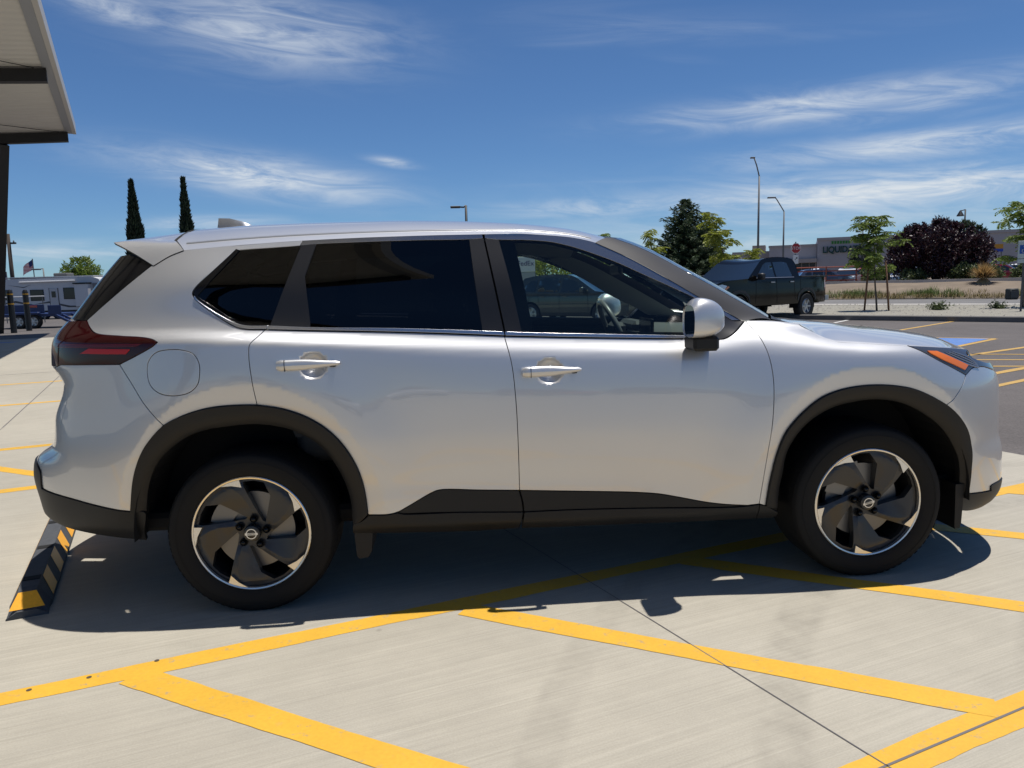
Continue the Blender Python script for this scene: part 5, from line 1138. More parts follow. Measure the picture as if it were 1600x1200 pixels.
def veh_patch(sp, poly, off, h=.12):
    P = np.array(poly, float); Q = np.vstack([catmull([a, b], .08)[:-1] for a, b in zip(P, np.roll(P, -1, 0))]); Q = dedupe(Q); Q = Q if area2(Q) > 0 else Q[::-1].copy()
    V, T, lp = fill2d(Q, (), h); w = body_w(sp, V[:, 0], V[:, 1]) + off
    return V, T, w
def wheel_parts(root, x, y, r, rr, sd, spokes=6):
    w = bpy.data.objects.new('wheel', None); COL.objects.link(w); w.parent = root; w.location = (x, y, r); w.rotation_euler = (0, 0, 0 if sd < 0 else math.pi)
    key = ('wheel', r, rr, spokes)
    if key not in MATS:
        t = MB().lathe([(rr, -.01), (rr*1.1, -.03), (r*.93, -.03), (r*.985, -.008), (r, .03), (r, .18), (r*.97, .21), (rr, .20)], 'Y', 36).mesh('tyre', 40)
        f = MB(); f.lathe([(rr, -.012), (rr*.93, -.022), (rr*.90, -.004), (rr*.86, .06), (.02, .06)], 'Y', 36)
        for k in range(spokes):
            a = 2*math.pi*k/spokes; c, s_ = math.cos(a), math.sin(a); q = []
            for rad_, wd, yy in ((.02, .30, -.014), (rr*.5, .20, -.010), (rr*.92, .24, -.016)):
                ww = wd*rr; q += [(rad_*c - ww/2*s_, yy, rad_*s_ + ww/2*c), (rad_*c + ww/2*s_, yy, rad_*s_ - ww/2*c)]
            f.add(q, [(0, 1, 3, 2), (2, 3, 5, 4)])
        f.lathe([(.0001, -.022), (.05, -.020), (.06, -.005)], 'Y', 12)
        MATS[key] = (t, f.mesh('rim', 35))
    link('tyre', MATS[key][0], M_tyre2, w); link('rim', MATS[key][1], M_alu, w)
def vehicle(name, label, cat, loc, heading, sp, paintm, group=None, detail=True):
    root = thing(name, label, cat, loc, math.atan2(heading[1], heading[0]), group)
    top = sp['top']                        # outline from the front foot over the roof to the rear foot: (x, z, material of the strip that follows)
    zb = sp['zb']; out = [(x, z) for x, z, m in top]
    bot = [(out[-1][0], zb)]
    for cx, r in sorted(sp['wheels'], key=lambda a: a[0]):
        ra = r*1.17
        bot += [(cx + ra*math.cos(a), max(zb, r + ra*math.sin(a))) for a in np.linspace(math.pi*1.08, -math.pi*.08, 13)]
    bot += [(out[0][0], zb)]
    V, T, w = veh_patch(sp, out + bot, 0, .11)
    for sd in (-1, 1):
        m = MB().add([(V[i, 0], sd*w[i], V[i, 1]) for i in range(len(V))], [tuple(t) if sd < 0 else tuple(t[::-1]) for t in T]); obj('side_panel', m, paintm, root, True, False)
    mats = {'p': paintm, 'g': M_glassd, 'k': M_trim}; nm = {'p': 'body_top', 'g': 'windscreen', 'k': 'bumper'}
    i = 0
    while i < len(top) - 1:
        j = i + 1
        while j < len(top) - 1 and top[j][2] == top[i][2]: j += 1
        P = catmull(np.array(out[i:j + 1]), .10) if j - i > 1 else catmull(out[i:j + 1], .10)
        d = np.gradient(P, axis=0); n = np.stack([d[:, 1], -d[:, 0]], 1); n /= np.maximum(np.linalg.norm(n, axis=1, keepdims=True), 1e-9); n = -n
        rows = []; W = body_w(sp, P[:, 0], P[:, 1])
        for t in np.linspace(-1, 1, 9):
            cr = sp.get('crown', .05)*(1 - t*t); rows.append([(P[k, 0] + n[k, 0]*cr, t*W[k], P[k, 1] + n[k, 1]*cr) for k in range(len(P))])
        mb = MB().grid(rows); o = obj(nm[top[i][2]], mb, mats[top[i][2]], root, True)
        i = j
    for wp in sp['windows']:
        V, T, w = veh_patch(sp, wp, .006, .15)
        for sd in (-1, 1): obj('side_window', MB().add([(V[i, 0], sd*w[i], V[i, 1]) for i in range(len(V))], [tuple(t) if sd < 0 else tuple(t[::-1]) for t in T]), M_glassd, root, True, False)
    for nm_, pl, m_ in sp.get('extra', ()):
        V, T, w = veh_patch(sp, pl, .010, .15)
        for sd in (-1, 1): obj(nm_, MB().add([(V[i, 0], sd*w[i], V[i, 1]) for i in range(len(V))], [tuple(t) if sd < 0 else tuple(t[::-1]) for t in T]), m_, root, False, False)
    for cx, r in sp['wheels']:
        for sd in (-1, 1):
            wheel_parts(root, cx, sd*(sp['hw'] - .02), r, sp.get('rim', r*.62), sd)
            if detail:
                pr_ = [(cx + r*1.16*math.cos(a), r + r*1.16*math.sin(a)) for a in np.linspace(-.1, math.pi + .1, 12)]
                o = MB().grid([[(x, sd*(sp['hw'] - .03), z) for x, z in pr_], [(x, sd*(sp['hw'] - .32), z) for x, z in pr_]]); o.add([(x, sd*(sp['hw'] - .32), z) for x, z in pr_], [tuple(range(12))]); obj('wheel_well', o, gap_black, root)
    x0, x1 = sp['ends']; obj('underbody', MB().box(x0 + .35, x1 - .35, -sp['hw'] + .12, sp['hw'] - .12, zb - .02, zb + .12), gap_black, root)
    if detail:
        for hx in sp.get('handles', ()):
            y = float(body_w(sp, hx, sp['belt'] - .12))
            for sd in (-1, 1): obj('handle', MB().rbox(hx - .09, hx + .09, sd*(y + .022) - .012, sd*(y + .022) + .012, sp['belt'] - .135, sp['belt'] - .105, .004), sp.get('handle_mat', paintm), root)
        mx, mz = sp['mirror']; y = float(body_w(sp, mx, mz))
        for sd in (-1, 1): obj('door_mirror', MB().rbox(mx - .10, mx + .06, *sorted((sd*(y + .02), sd*(y + .22))), mz - .02, mz + .16, .03), sp.get('mirror_mat', paintm), root, 40)
    for nm_, b, m_ in sp.get('boxes', ()): obj(nm_, MB().rbox(*b, .012), m_, root)
    for gx0, gz0, gx1, gz1 in sp.get('seams', ()):
        for sd in (-1, 1):
            zs = np.linspace(gz0, gz1, 8); xs = np.linspace(gx0, gx1, 8); y = body_w(sp, xs, zs) + .004
            obj('door_gap', MB().grid([[(xs[k] - .006, sd*y[k], zs[k]) for k in range(8)], [(xs[k] + .006, sd*y[k], zs[k]) for k in range(8)]]), gap_black, root)
    return root
# four-door pickup with a short bed; front is +x
PICK = dict(hw=.95, belt=1.24, tumble=.30, zb=.48, ends=(-2.70, 2.70), taper=.13, rim=.22,
  top=[(2.62, .45, 'p'), (2.70, .70, 'p'), (2.68, .98, 'p'), (2.55, 1.12, 'p'), (2.1, 1.19, 'p'), (1.30, 1.24, 'g'), (.62, 1.70, 'p'), (.40, 1.79, 'p'), (-.2, 1.84, 'p'), (-.80, 1.82, 'g'), (-1.06, 1.72, 'g'), (-1.16, 1.26, 'p'), (-1.20, 1.255, 'p'), (-1.9, 1.255, 'p'), (-2.66, 1.25, 'p'), (-2.70, .80, 'k'), (-2.74, .62, 'k'), (-2.66, .52, 'p')],
  wheels=[(1.72, .385), (-1.52, .385)],
  windows=[[(.92, 1.27), (.50, 1.62), (.34, 1.68), (.10, 1.69), (.06, 1.27)], [(-.02, 1.27), (.02, 1.69), (-.40, 1.70), (-.66, 1.67), (-.80, 1.30), (-.70, 1.27)]],
  extra=[('headlight', [(2.66, .92), (2.64, 1.06), (2.40, 1.10), (2.22, 1.06), (2.36, .94)], M_lamp), ('window_trim', [(.95, 1.245), (.95, 1.262), (-.86, 1.262), (-.86, 1.245)], M_alu), ('turn_signal', [(2.34, .97), (2.20, 1.05), (2.12, 1.03), (2.26, .95)], M_lamb), ('tail_lamp', [(-2.69, .88), (-2.67, 1.22), (-2.56, 1.22), (-2.57, .88)], M_ltail),
         ('fender_flare', [(2.20, .62), (2.14, .78), (1.96, .91), (1.72, .94), (1.46, .90), (1.28, .76), (1.22, .58), (1.27, .56), (1.34, .72), (1.50, .83), (1.72, .87), (1.94, .83), (2.09, .72), (2.14, .60)], M_trim),
         ('fender_flare', [(-1.02, .58), (-1.08, .78), (-1.28, .91), (-1.52, .94), (-1.76, .91), (-1.96, .78), (-2.02, .58), (-1.96, .56), (-1.90, .72), (-1.74, .83), (-1.52, .87), (-1.30, .83), (-1.14, .72), (-1.08, .56)], M_trim)],
  seams=[(.99, .55, .95, 1.24), (-.02, .52, 0, 1.24), (-.92, .60, -.86, 1.24), (-1.20, .50, -1.20, 1.25)], handles=(.20, -.74), handle_mat=M_alu, mirror=(.90, 1.22), mirror_mat=M_trim,
  boxes=[('front_bumper', (2.60, 2.80, -.80, .80, .50, .72), M_trim), ('grille', (2.66, 2.73, -.55, .55, .76, 1.04), M_trim), ('rear_bumper', (-2.86, -2.68, -.85, .85, .52, .68), M_alu), ('bed_rail', (-2.66, -1.24, -.94, -.82, 1.245, 1.285), M_trim), ('bed_rail', (-2.66, -1.24, .82, .94, 1.245, 1.285), M_trim)])
M_pblack = mat('black_pickup_paint', (.0045, .0042, .004), .12, 0, 0, .03, spec=.26)
vehicle('pickup_truck', 'black crew-cab pickup truck parked across the lot beyond the SUV bonnet', 'truck', (9.05, 20.30, 0), (-.86, -.51), PICK, M_pblack).scale = (1.05, 1.05, 1.09)
# crossover seen through the SUV cabin, and its kind further off
CROSS = dict(hw=.92, belt=1.05, tumble=.32, zb=.30, ends=(-2.30, 2.30), taper=.22, crown=.05, rim=.235,
  top=[(2.20, .28, 'k'), (2.29, .45, 'p'), (2.26, .80, 'p'), (2.10, .95, 'p'), (1.55, 1.04, 'p'), (1.15, 1.09, 'g'), (.42, 1.52, 'p'), (.15, 1.62, 'p'), (-.5, 1.67, 'p'), (-1.3, 1.63, 'p'), (-1.72, 1.56, 'g'), (-2.10, 1.12, 'p'), (-2.24, 1.0, 'p'), (-2.26, .70, 'k'), (-2.30, .5, 'k'), (-2.20, .30, 'k')],
  wheels=[(1.40, .355), (-1.36, .355)],
  windows=[[(.86, 1.08), (.34, 1.44), (.10, 1.52), (-.12, 1.54), (-.16, 1.09)], [(-.24, 1.09), (-.20, 1.54), (-.80, 1.55), (-1.04, 1.50), (-1.10, 1.10)], [(-1.18, 1.12), (-1.12, 1.49), (-1.40, 1.46), (-1.72, 1.24), (-1.60, 1.14)]],
  extra=[('headlight', [(2.22, .78), (2.10, .92), (1.72, .96), (1.95, .80)], M_lamp), ('tail_lamp', [(-2.25, .88), (-2.18, 1.04), (-1.80, 1.02), (-1.86, .92)], M_ltail), ('cladding', [(.98, .30), (.98, .40), (-.94, .40), (-.94, .30)], M_trim)],
  seams=[(.92, .45, .90, 1.04), (-.20, .42, -.18, 1.05), (-1.02, .75, -1.05, 1.05)], handles=(.02, -.86), mirror=(.78, 1.06))
M_dgrey = mat('charcoal_car_paint', (.045, .050, .050), .28, .5, 1, .03)
vehicle('parked_car', 'dark grey crossover seen through the SUV front side window', 'car', (3.72, 22.0, 0), (.76, -.65), CROSS, M_dgrey)
M_wcar = mat('white_car_paint', (.62, .62, .62), .3, 0, 1); M_rcar = mat('red_car_paint', (.30, .012, .018), .28, .1, 1); M_scar = mat('silver_car_paint', (.42, .43, .45), .3, .7, 1); M_bcar = mat('blue_grey_car_paint', (.10, .12, .17), .3, .5, 1)
# ---------------------------------------------------------------- trees and plants
def leaf_mat(name, col, trans=.35, var=.3, rough=.5):
    m = bpy.data.materials.new(name); m.use_nodes = True; MATS[name] = m; nt = m.node_tree; nt.nodes.clear(); N = nt.nodes.new; L = nt.links.new
    g = N('ShaderNodeNewGeometry'); r = N('ShaderNodeMapRange'); r.inputs[3].default_value = 1 - var; r.inputs[4].default_value = 1 + var; L(g.outputs['Random Per Island'], r.inputs[0])
    x = N('ShaderNodeMix'); x.data_type = 'RGBA'; x.blend_type = 'MULTIPLY'; x.inputs['Factor'].default_value = 1; x.inputs[6].default_value = (*col, 1); L(r.outputs[0], x.inputs[7])
    b = N('ShaderNodeBsdfPrincipled'); b.inputs['Roughness'].default_value = rough; L(x.outputs[2], b.inputs['Base Color'])
    t = N('ShaderNodeBsdfTranslucent'); L(x.outputs[2], t.inputs[0]); mx = N('ShaderNodeMixShader'); mx.inputs[0].default_value = trans; o = N('ShaderNodeOutputMaterial')
    L(b.outputs[0], mx.inputs[1]); L(t.outputs[0], mx.inputs[2]); L(mx.outputs[0], o.inputs[0]); return m
M_bark = mat('bark', (.13, .10, .075), .9, noise=(9, .3), bump=(25, .6, .02)); M_stake = mat('tree_stake', (.20, .105, .055), .85, noise=(14, .3))
LF_loc = leaf_mat('locust_leaf', (.155, .215, .035), .40, .35); LF_yel = leaf_mat('young_leaf', (.24, .27, .03), .45, .3); LF_spr = leaf_mat('spruce_needle', (.042, .068, .026), .12, .45, .7); LF_plum = leaf_mat('plum_leaf', (.034, .012, .018), .22, .5, .45); LF_cyp = leaf_mat('cypress_leaf', (.016, .030, .012), .1, .5, .7); LF_olive = leaf_mat('shrub_leaf', (.085, .11, .04), .3, .35); LF_str = leaf_mat('yucca_dead', (.36, .235, .095), .3, .4)
class Leaves:
    def __init__(s, seed): s.rg = np.random.default_rng(seed); s.V = []; s.F = []; s.n = 0
    def quad(s, c, d, l, w, up=None):
        d = np.asarray(d, float); d = d/max(np.linalg.norm(d), 1e-9); u = s.rg.normal(size=3) if up is None else np.asarray(up, float); e = np.cross(d, u); e = e/max(np.linalg.norm(e), 1e-9); c = np.asarray(c, float)
        s.V += [c, c + d*l*.45 + e*w/2, c + d*l, c + d*l*.45 - e*w/2]; s.F.append((s.n, s.n + 1, s.n + 2, s.n + 3)); s.n += 4
    def mesh(s, name):
        me = bpy.data.meshes.new(name); me.from_pydata([tuple(v) for v in s.V], [], s.F); me.update(); return me
def locust(loc, h, spread, seed, label, group, leafm, n_br=13, lean=(0, 0), stakes=False, trunk_r=.035, low=.42, dens=1.0):
    rg = np.random.default_rng(seed); t = thing('young_tree', label, 'tree', (loc[0], loc[1], 0 if len(loc) < 3 else loc[2]), 0, group)
    top = np.array([lean[0], lean[1], h*.86]); tr = MB(); pts = [(lean[0]*k**1.5 + .03*math.sin(k*7 + seed), lean[1]*k**1.5, h*.86*k) for k in np.linspace(0, 1, 8)]
    tr.tube(pts, [trunk_r*(1 - .75*k) for k in np.linspace(0, 1, 8)], 7); obj('trunk', tr, M_bark, t, True)
    lv = Leaves(seed); br = MB()
    for b in range(n_br):
        k = low + (1 - low)*(b/(n_br - 1))**.8; p0 = np.array([np.interp(k, np.linspace(0, 1, 8), [q[i] for q in pts]) for i in range(3)])
        a = b*2.4 + rg.uniform(-.5, .5); ln = spread*(1.15 - .55*abs(k - .62)/.4)*rg.uniform(.65, 1.15); rise = rg.uniform(.15, .75)*(1 if b < n_br - 2 else 1.6)
        cur = [p0]; d = np.array([math.cos(a), math.sin(a), rise]); d /= np.linalg.norm(d)
        for i in range(6):
            d = d + np.array([0, 0, -.10*(i - 1.2)]) + rg.normal(0, .10, 3); d /= np.linalg.norm(d); cur.append(cur[-1] + d*ln/6)
        br.tube([tuple(q) for q in cur], [.012*(1 - .8*i/6) + .002 for i in range(7)], 4)
        for i in range(1, 7):
            for _ in range(max(1, int(round(3.2*dens)))):             # compound leaves hanging from the twig
                ft = rg.uniform(0, 1); base = cur[i - 1]*(1 - ft) + cur[i]*ft; la = rg.uniform(0, 6.28); ld = np.array([math.cos(la), math.sin(la), rg.uniform(-.9, .25)]); ld /= np.linalg.norm(ld); L_ = rg.uniform(.16, .30)*min(1.3, h/3.4)
                side = np.cross(ld, [0, 0, 1.]); side /= max(np.linalg.norm(side), 1e-6)
                for q in range(6):
                    c = base + ld*L_*(q + 1)/6 + np.array([0, 0, -.05*(q/6)**2])
                    for sg in (-1, 1): lv.quad(c, ld*.35 + side*sg + np.array([0, 0, -.35]), L_*.42, L_*.17)
    obj('branches', br, M_bark, t, True); link('crown', lv.mesh('crown'), leafm, t)
    if stakes:
        for sx, tl in ((-.50, .10), (.50, -.16)):
            p = MB().tube([(sx*.72*.72 - tl*.2, sx*-.55, 0), (sx*.72*.72 + tl*.9, sx*-.55, 1.75)], .033, 7)
            st = obj('tree_stake', p, M_stake, None, True); st.location = (loc[0], loc[1], 0.08)
            tag(st, 'brown wooden stake %s of the young tree in the gravel strip' % ('left' if sx < 0 else 'right'), 'stake', 'stakes of the young tree')
    return t
GT = 'young street trees in the gravel strip'
locust((14.15, 21.7, .05), 3.75, .95, 21, 'young tree between two wooden stakes right of the pickup', GT, LF_loc, 15, (-.25, .1), True, dens=1.5)
locust((19.0, 21.0, .05), 3.95, 1.35, 22, 'young tree at the right edge above the parking sign', GT, LF_loc, 15, (-.1, 0), dens=1.5)
locust((10.0, 24.4, .05), 4.15, .9, 23, 'young leggy tree rising behind the pickup cab', GT, LF_yel, 12, (-.65, .2), dens=1.1)
locust((11.15, 25.3, .05), 2.75, .7, 28, 'low light-green sapling behind the pickup roof', GT, LF_yel, 11, (.1, .2), dens=1.2)
locust((7.75, 26.0, .05), 3.6, .62, 24, 'slender young tree in front of the spruce', GT, LF_yel, 9, (-.5, 0), dens=.9)
locust((6.05, 28.0, .05), 3.75, .60, 25, 'young tree showing just above the SUV windscreen top', GT, LF_loc, 9, (-.25, 0), dens=.9)
def spruce(loc, h, r, seed, label):
    rg = np.random.default_rng(seed); t = thing('spruce_tree', label, 'tree', loc, 0, 'spruces beyond the lot')
    obj('trunk', MB().tube([(0, 0, 0), (0, 0, h*.96)], [.14, .02], 7), M_bark, t); lv = Leaves(seed)
    nl = int(h*5.6)
    for i in range(nl):
        k = i/(nl - 1); z = .25 + (h - .35)*k; rr = r*(1 - k)**.72*(1 + .12*math.sin(i*1.7)) + .07; nb = max(5, int(15*(1 - k)) + 4)
        for b in range(nb):
            a = 2*math.pi*b/nb + i*.9 + rg.uniform(-.25, .25); ln = rr*rg.uniform(.72, 1.18); up = .30 - .55*(1 - k); d = np.array([math.cos(a), math.sin(a), 0])
            ns = max(4, int(ln*8)); 
            for s_ in range(ns):
                f = (s_ + .6)/ns; c = np.array([0, 0, z]) + d*ln*f + np.array([0, 0, up*ln*f*.6 + .16*ln*f*f])
                for _ in range(9):
                    q = d*rg.uniform(.2, 1) + np.cross(d, [0, 0, 1])*rg.uniform(-1, 1) + np.array([0, 0, rg.uniform(-.55, .35)]); lv.quad(c + rg.normal(0, .03, 3), q, rg.uniform(.18, .34), .06)
    link('crown', lv.mesh('crown'), LF_spr, t); return t
spruce((13.75, 42.0, 0), 6.25, 3.1, 31, 'tall dark spruce beyond the SUV windscreen pillar'); spruce((15.55, 43.2, 0), 4.6, 1.9, 32, 'shorter dark spruce close against the tall one'); spruce((11.9, 44.0, 0), 3.4, 1.5, 33, 'low dark spruce at the left foot of the tall one')
def plum(loc, h, r, seed, label, leafm=LF_plum, n=42000, name='plum_tree', ll=(.13, .24), spikes=60, group=None):
    rg = np.random.default_rng(seed); t = thing(name, label, 'tree', loc, 0, group); tr = MB()
    for b in range(7):
        a = b*.9; tr.tube([(0, 0, 0), (math.cos(a)*r*.2, math.sin(a)*r*.2, h*.3), (math.cos(a)*r*.55, math.sin(a)*r*.55, h*.75)], [.09, .06, .015], 6)
    obj('trunk', tr, M_bark, t, True); lv = Leaves(seed); cl = []
    for _ in range(56):
        a = rg.uniform(0, 6.28); e = rg.uniform(-.95, 1.1); q = rg.uniform(.45, .92); cl.append((np.array([math.cos(a)*r*q*math.cos(e), math.sin(a)*r*q*math.cos(e), h*.47 + h*.47*q*math.sin(e)]), r*rg.uniform(.18, .33)))
    sk = []
    for _ in range(spikes):
        a = rg.uniform(0, 6.28); e = rg.uniform(.05, 1.5); b0 = np.array([math.cos(a)*r*.8*math.cos(e), math.sin(a)*r*.8*math.cos(e), h*.46 + h*.42*math.sin(e)]); sk.append((b0, b0 + np.array([math.cos(a)*.35*math.cos(e), math.sin(a)*.35*math.cos(e), rg.uniform(.25, .6)])*r/2.6))
    for _ in range(n):
        if rg.uniform() < .80: c, rr = cl[rg.integers(len(cl))]; v = rg.normal(size=3); v /= np.linalg.norm(v); p = c + v*rr*rg.uniform(.55, 1.05)**.6
        else: a, b = sk[rg.integers(len(sk))]; p = a + (b - a)*rg.uniform() + rg.normal(0, .07, 3)
        if p[2] < .08: continue
        lv.quad(p, rg.normal(size=3) + np.array([0, 0, .5]), rg.uniform(*ll), .085)
    link('crown', lv.mesh('crown'), leafm, t); return t
plum((30.1, 42.2, .72), 3.85, 2.95, 41, 'dense dark purple-leaved plum tree on the bank')
plum((34.9, 46.5, .8), 4.3, 1.7, 42, 'dark green tree peeking out behind the purple plum', LF_spr, 7000, 'green_tree', (.2, .34), 20)
plum((57.9, 100, .8), 5.2, 1.5, 43, 'narrow dark evergreen against the store wall', LF_cyp, 4500, 'evergreen_tree', (.3, .5), 14)
plum((-28.3, 55.0, 0), 4.6, 1.55, 44, 'light green tree behind the white camper', LF_loc, 5200, 'leafy_tree', (.2, .34), 40)
def cypress(loc, h, r, seed, label):
    rg = np.random.default_rng(seed); t = thing('cypress_tree', label, 'tree', loc, 0, 'cypresses behind the SUV'); obj('trunk', MB().tube([(0, 0, 0), (0, 0, h*.9)], [.14, .03], 6), M_bark, t); lv = Leaves(seed)
    for _ in range(9000):
        k = rg.uniform()**.85; z = .3 + (h - .3)*k; rr = r*min(1, (1 - k)*2.0 + .02)**1.05*(.92 + .12*math.sin(z*3 + rg.uniform(-1, 1))); a = rg.uniform(0, 6.28); q = rg.uniform(.6, 1.05); lv.quad((rr*q*math.cos(a), rr*q*math.sin(a), z), (math.cos(a)*.35 + rg.normal(0, .2), math.sin(a)*.35 + rg.normal(0, .2), 1.0), rg.uniform(.25, .5), .12)
    link('crown', lv.mesh('crown'), LF_cyp, t)
cypress((-26.95, 62, 0), 10.6, .70, 51, 'left of the two tall narrow cypresses above the SUV roof'); cypress((-22.75, 62, 0), 10.7, .55, 52, 'right of the two tall narrow cypresses above the SUV roof')
def tuft(name, loc, n, l, w, seed, label, leafm, up=(.2, 1.2), cat='shrub', group=None):
    rg = np.random.default_rng(seed); t = thing(name, label, cat, loc, 0, group); lv = Leaves(seed)
    for _ in range(n):
        a = rg.uniform(0, 6.28); e = rg.uniform(*up); d = np.array([math.cos(a)*math.cos(e), math.sin(a)*math.cos(e), math.sin(e)]); c = np.array([d[0]*.12*l, d[1]*.12*l, .01]); L_ = l*rg.uniform(.5, 1.1); lv.quad(c, d, L_, w, (0, 0, 1))
        if name != 'yucca':
            for q in range(5): lv.quad(c + d*L_*rg.uniform(.3, 1), rg.normal(size=3), l*.22, w*1.6)
    link('foliage', lv.mesh('foliage'), leafm, t); return t
tuft('low_shrub', (15.9, 20.9, .1), 90, .40, .022, 61, 'small green shrub in the gravel right of the staked tree', LF_olive, group='low shrubs in the gravel strip')
tuft('low_shrub', (17.75, 20.55, .1), 70, .33, .022, 62, 'small green shrub in the gravel left of the parking sign', LF_olive, group='low shrubs in the gravel strip')
rgY = np.random.default_rng(70)
yt = thing('yucca', 'straw-coloured dead yucca clump on the bank beyond the street', 'plant', (28.84, 36.2, .40), 0)
lvA = Leaves(63); lvB = Leaves(64)
for _ in range(520):
    a = rgY.uniform(0, 6.28); e = rgY.uniform(-.1, 1.45); d = np.array([math.cos(a)*math.cos(e), math.sin(a)*math.cos(e), math.sin(e)]); lvA.quad(np.array([0, 0, .62]) + d*.1, d, rgY.uniform(.5, .95), .045, (0, 0, 1))
for _ in range(420):
    a = rgY.uniform(0, 6.28); d = np.array([math.cos(a)*.75, math.sin(a)*.75, -.75]); lvB.quad(np.array([math.cos(a)*.15, math.sin(a)*.15, .62]), d, rgY.uniform(.5, .95), .05, (0, 0, 1))
link('upper_blades', lvA.mesh('upper_blades'), LF_str, yt); link('dead_skirt', lvB.mesh('dead_skirt'), leaf_mat('yucca_skirt', (.42, .33, .19), .3, .4), yt)
for i, (d, n_, hh) in enumerate(((-15, 49.0, 1.0), (-12.6, 48.8, .8), (-9.8, 48.9, 1.1), (-8.7, 48.6, .9), (-6.6, 48.9, .9), (-4.3, 48.6, .8), (8.7, 48.6, .9), (10.2, 48.7, .8))):
    x, y = stx(d, n_); plum((x, y, .75), hh, .95, 80 + i, ['round scrubby bush under the red pipe rail', 'scrubby bush behind the pickup tailgate', 'rounded bush behind the young tree trunk', 'dark bush left of the right stake', 'low bush right of the right stake', 'low bush at the left foot of the purple plum', 'brown-green bush below the red car', 'brown-green bush beside the parking sign post'][i], LF_olive, 2200, 'bush', (.12, .22), 10, 'bushes along the far lot edge')['category'] = 'bush'
# far tree belt behind the cabin view and along the horizon
for i, (x, y, h, r, lm, lb) in enumerate(((.6, 40, 4.2, 1.9, LF_loc, 'green tree seen through the SUV cabin left of the delivery box'), (5.0, 41, 3.9, 2.3, LF_yel, 'bright green tree seen through the SUV cabin'), (3.0, 45, 4.6, 2.4, LF_olive, 'grey-green tree behind the delivery box'), (8.4, 44, 3.6, 2.0, LF_olive, 'olive tree seen through the SUV windscreen'))):
    plum((x, y, 0), h, r, 90 + i, lb, lm, 5000, 'leafy_tree', (.2, .34), 30)
# ---------------------------------------------------------------- store, poles, signs, campers
M_wall = mat('store_wall', (.36, .345, .36), .9, noise=(.3, .06)); M_wall2 = mat('store_wall_tan', (.33, .30, .29), .9); M_dark = mat('shopfront_dark', (.02, .022, .025), .25)
store = thing('store_building', 'long low grey store with green lettering beyond the far lot', 'building', (50, 112, .8), math.atan2(-13.5, 28))
def sb(name, x0, x1, y0, y1, z0, z1, m, par=store): return obj(name, MB().box(x0, x1, y0, y1, z0, z1), m, par)
sb('low_wing', -.6, 6.4, 0, 22, 0, 5.45, M_wall); sb('parapet', -.7, 6.45, -.12, .0, 5.25, 5.6, M_wall2)
sb('wall', 6.45, 40, -.6, 24, 0, 6.35, M_wall); sb('parapet', 6.35, 40.1, -.75, -.605, 6.05, 6.45, mat('parapet_grey', (.36, .34, .34), .9)); sb('annex', -6.5, -.65, 3, 20, 0, 4.9, M_wall2); sb('roof_unit', -3.4, -1.4, 4, 7, 4.9, 5.9, mat('roof_unit', (.35, .28, .23), .8))
for x0, x1 in ((3.2, 4.2), (4.3, 5.3), (5.4, 6.2)): sb('shop_window', x0, x1, -.05, .0, .1, 2.7, M_dark)
sb('awning', 1.6, 6.4, -1.6, -.01, 2.75, 3.35, M_wall2); sb('poster', 3.5, 4.0, -.09, -.055, .8, 1.5, mat('poster_red', (.45, .03, .04), .6)); sb('poster', 4.5, 5.1, -.09, -.055, .7, 1.6, mat('poster_pale', (.5, .3, .33), .6))
LQ = text_mesh('sign_letters', 'LIQUIDATORS', 1.36, .10, 'LEFT', .035); o = link('sign_letters', LQ, mat('sign_dark_green', (.006, .045, .035), .5), store); o.location = (7.2, -.72, 4.55); o.rotation_euler = (R(90), 0, 0); o.scale = (.80, 1, 1)
for k in range(13):
    if k == 7: continue
    sb('small_sign_letter', 8.45 + k*.39, 8.73 + k*.39, -.68, -.605, 5.45, 5.88, mat('sign_green', (.03, .19, .02), .5))
# lamp poles
M_pole = mat('pole_grey', (.16, .155, .15), .6, .3); M_polek = mat('pole_black', (.012, .012, .013), .5)
def lamp_pole(label, base, top, arm, head, r=.09, m=M_pole, kind='flat'):
    t = thing('lamp_post', label, 'lamp post', base, 0, 'lamp posts around the lots'); h = top - base[2]
    obj('pole', MB().tube([(0, 0, 0), (0, 0, h)], [r, r*.6], 8), m, t, True)
    P = [(0, 0, h)] + [(a[0] - base[0], 0, a[1] - base[2]) for a in arm]
    obj('arm', MB().tube(P, r*.45, 6), m, t, True); e = P[-1]
    if kind == 'flat': obj('lamp_head', MB().rbox(e[0] - head, e[0] + .05, -.16, .16, e[2] - .06, e[2] + .05, .02), m, t)
    else: obj('lamp_head', MB().lathe([(.04, e[2] + .05), (.10, e[2] - .05), (.30, e[2] - .42), (.28, e[2] - .46), (.0001, e[2] - .44)], 'Z', 14, (e[0], 0, 0)), m, t, 40)
    return t
lamp_pole('tallest grey lamp post with a thin raised arm above the young trees', (25.84, 60, .8), 10.0, [(25.60, 10.9), (25.36, 11.55)], .30, .12)
lamp_pole('grey street lamp with a bent arm behind the pickup', (28.1, 60, .8), 7.0, [(27.4, 8.08), (27.25, 8.2)], .62, .10)
lamp_pole('dark lantern lamp post behind the purple plum', (44.55, 60, .8), 6.85, [(44.1, 6.75)], .2, .10, M_polek, 'bell')
p3 = lamp_pole('slim pole with small lamp heads by the store sign', (40.9, 70, .8), 5.9, [(40.5, 5.75)], .30, .09, M_polek); obj('lamp_head', MB().rbox(-.45, .1, -.15, .15, 4.55, 4.75, .02), M_polek, p3)
lamp_pole('black box-headed lamp post just above the SUV roof', (.33, 40, 0), 5.92, [(.20, 5.82), (-.05, 5.84)], .50, .11, M_polek)
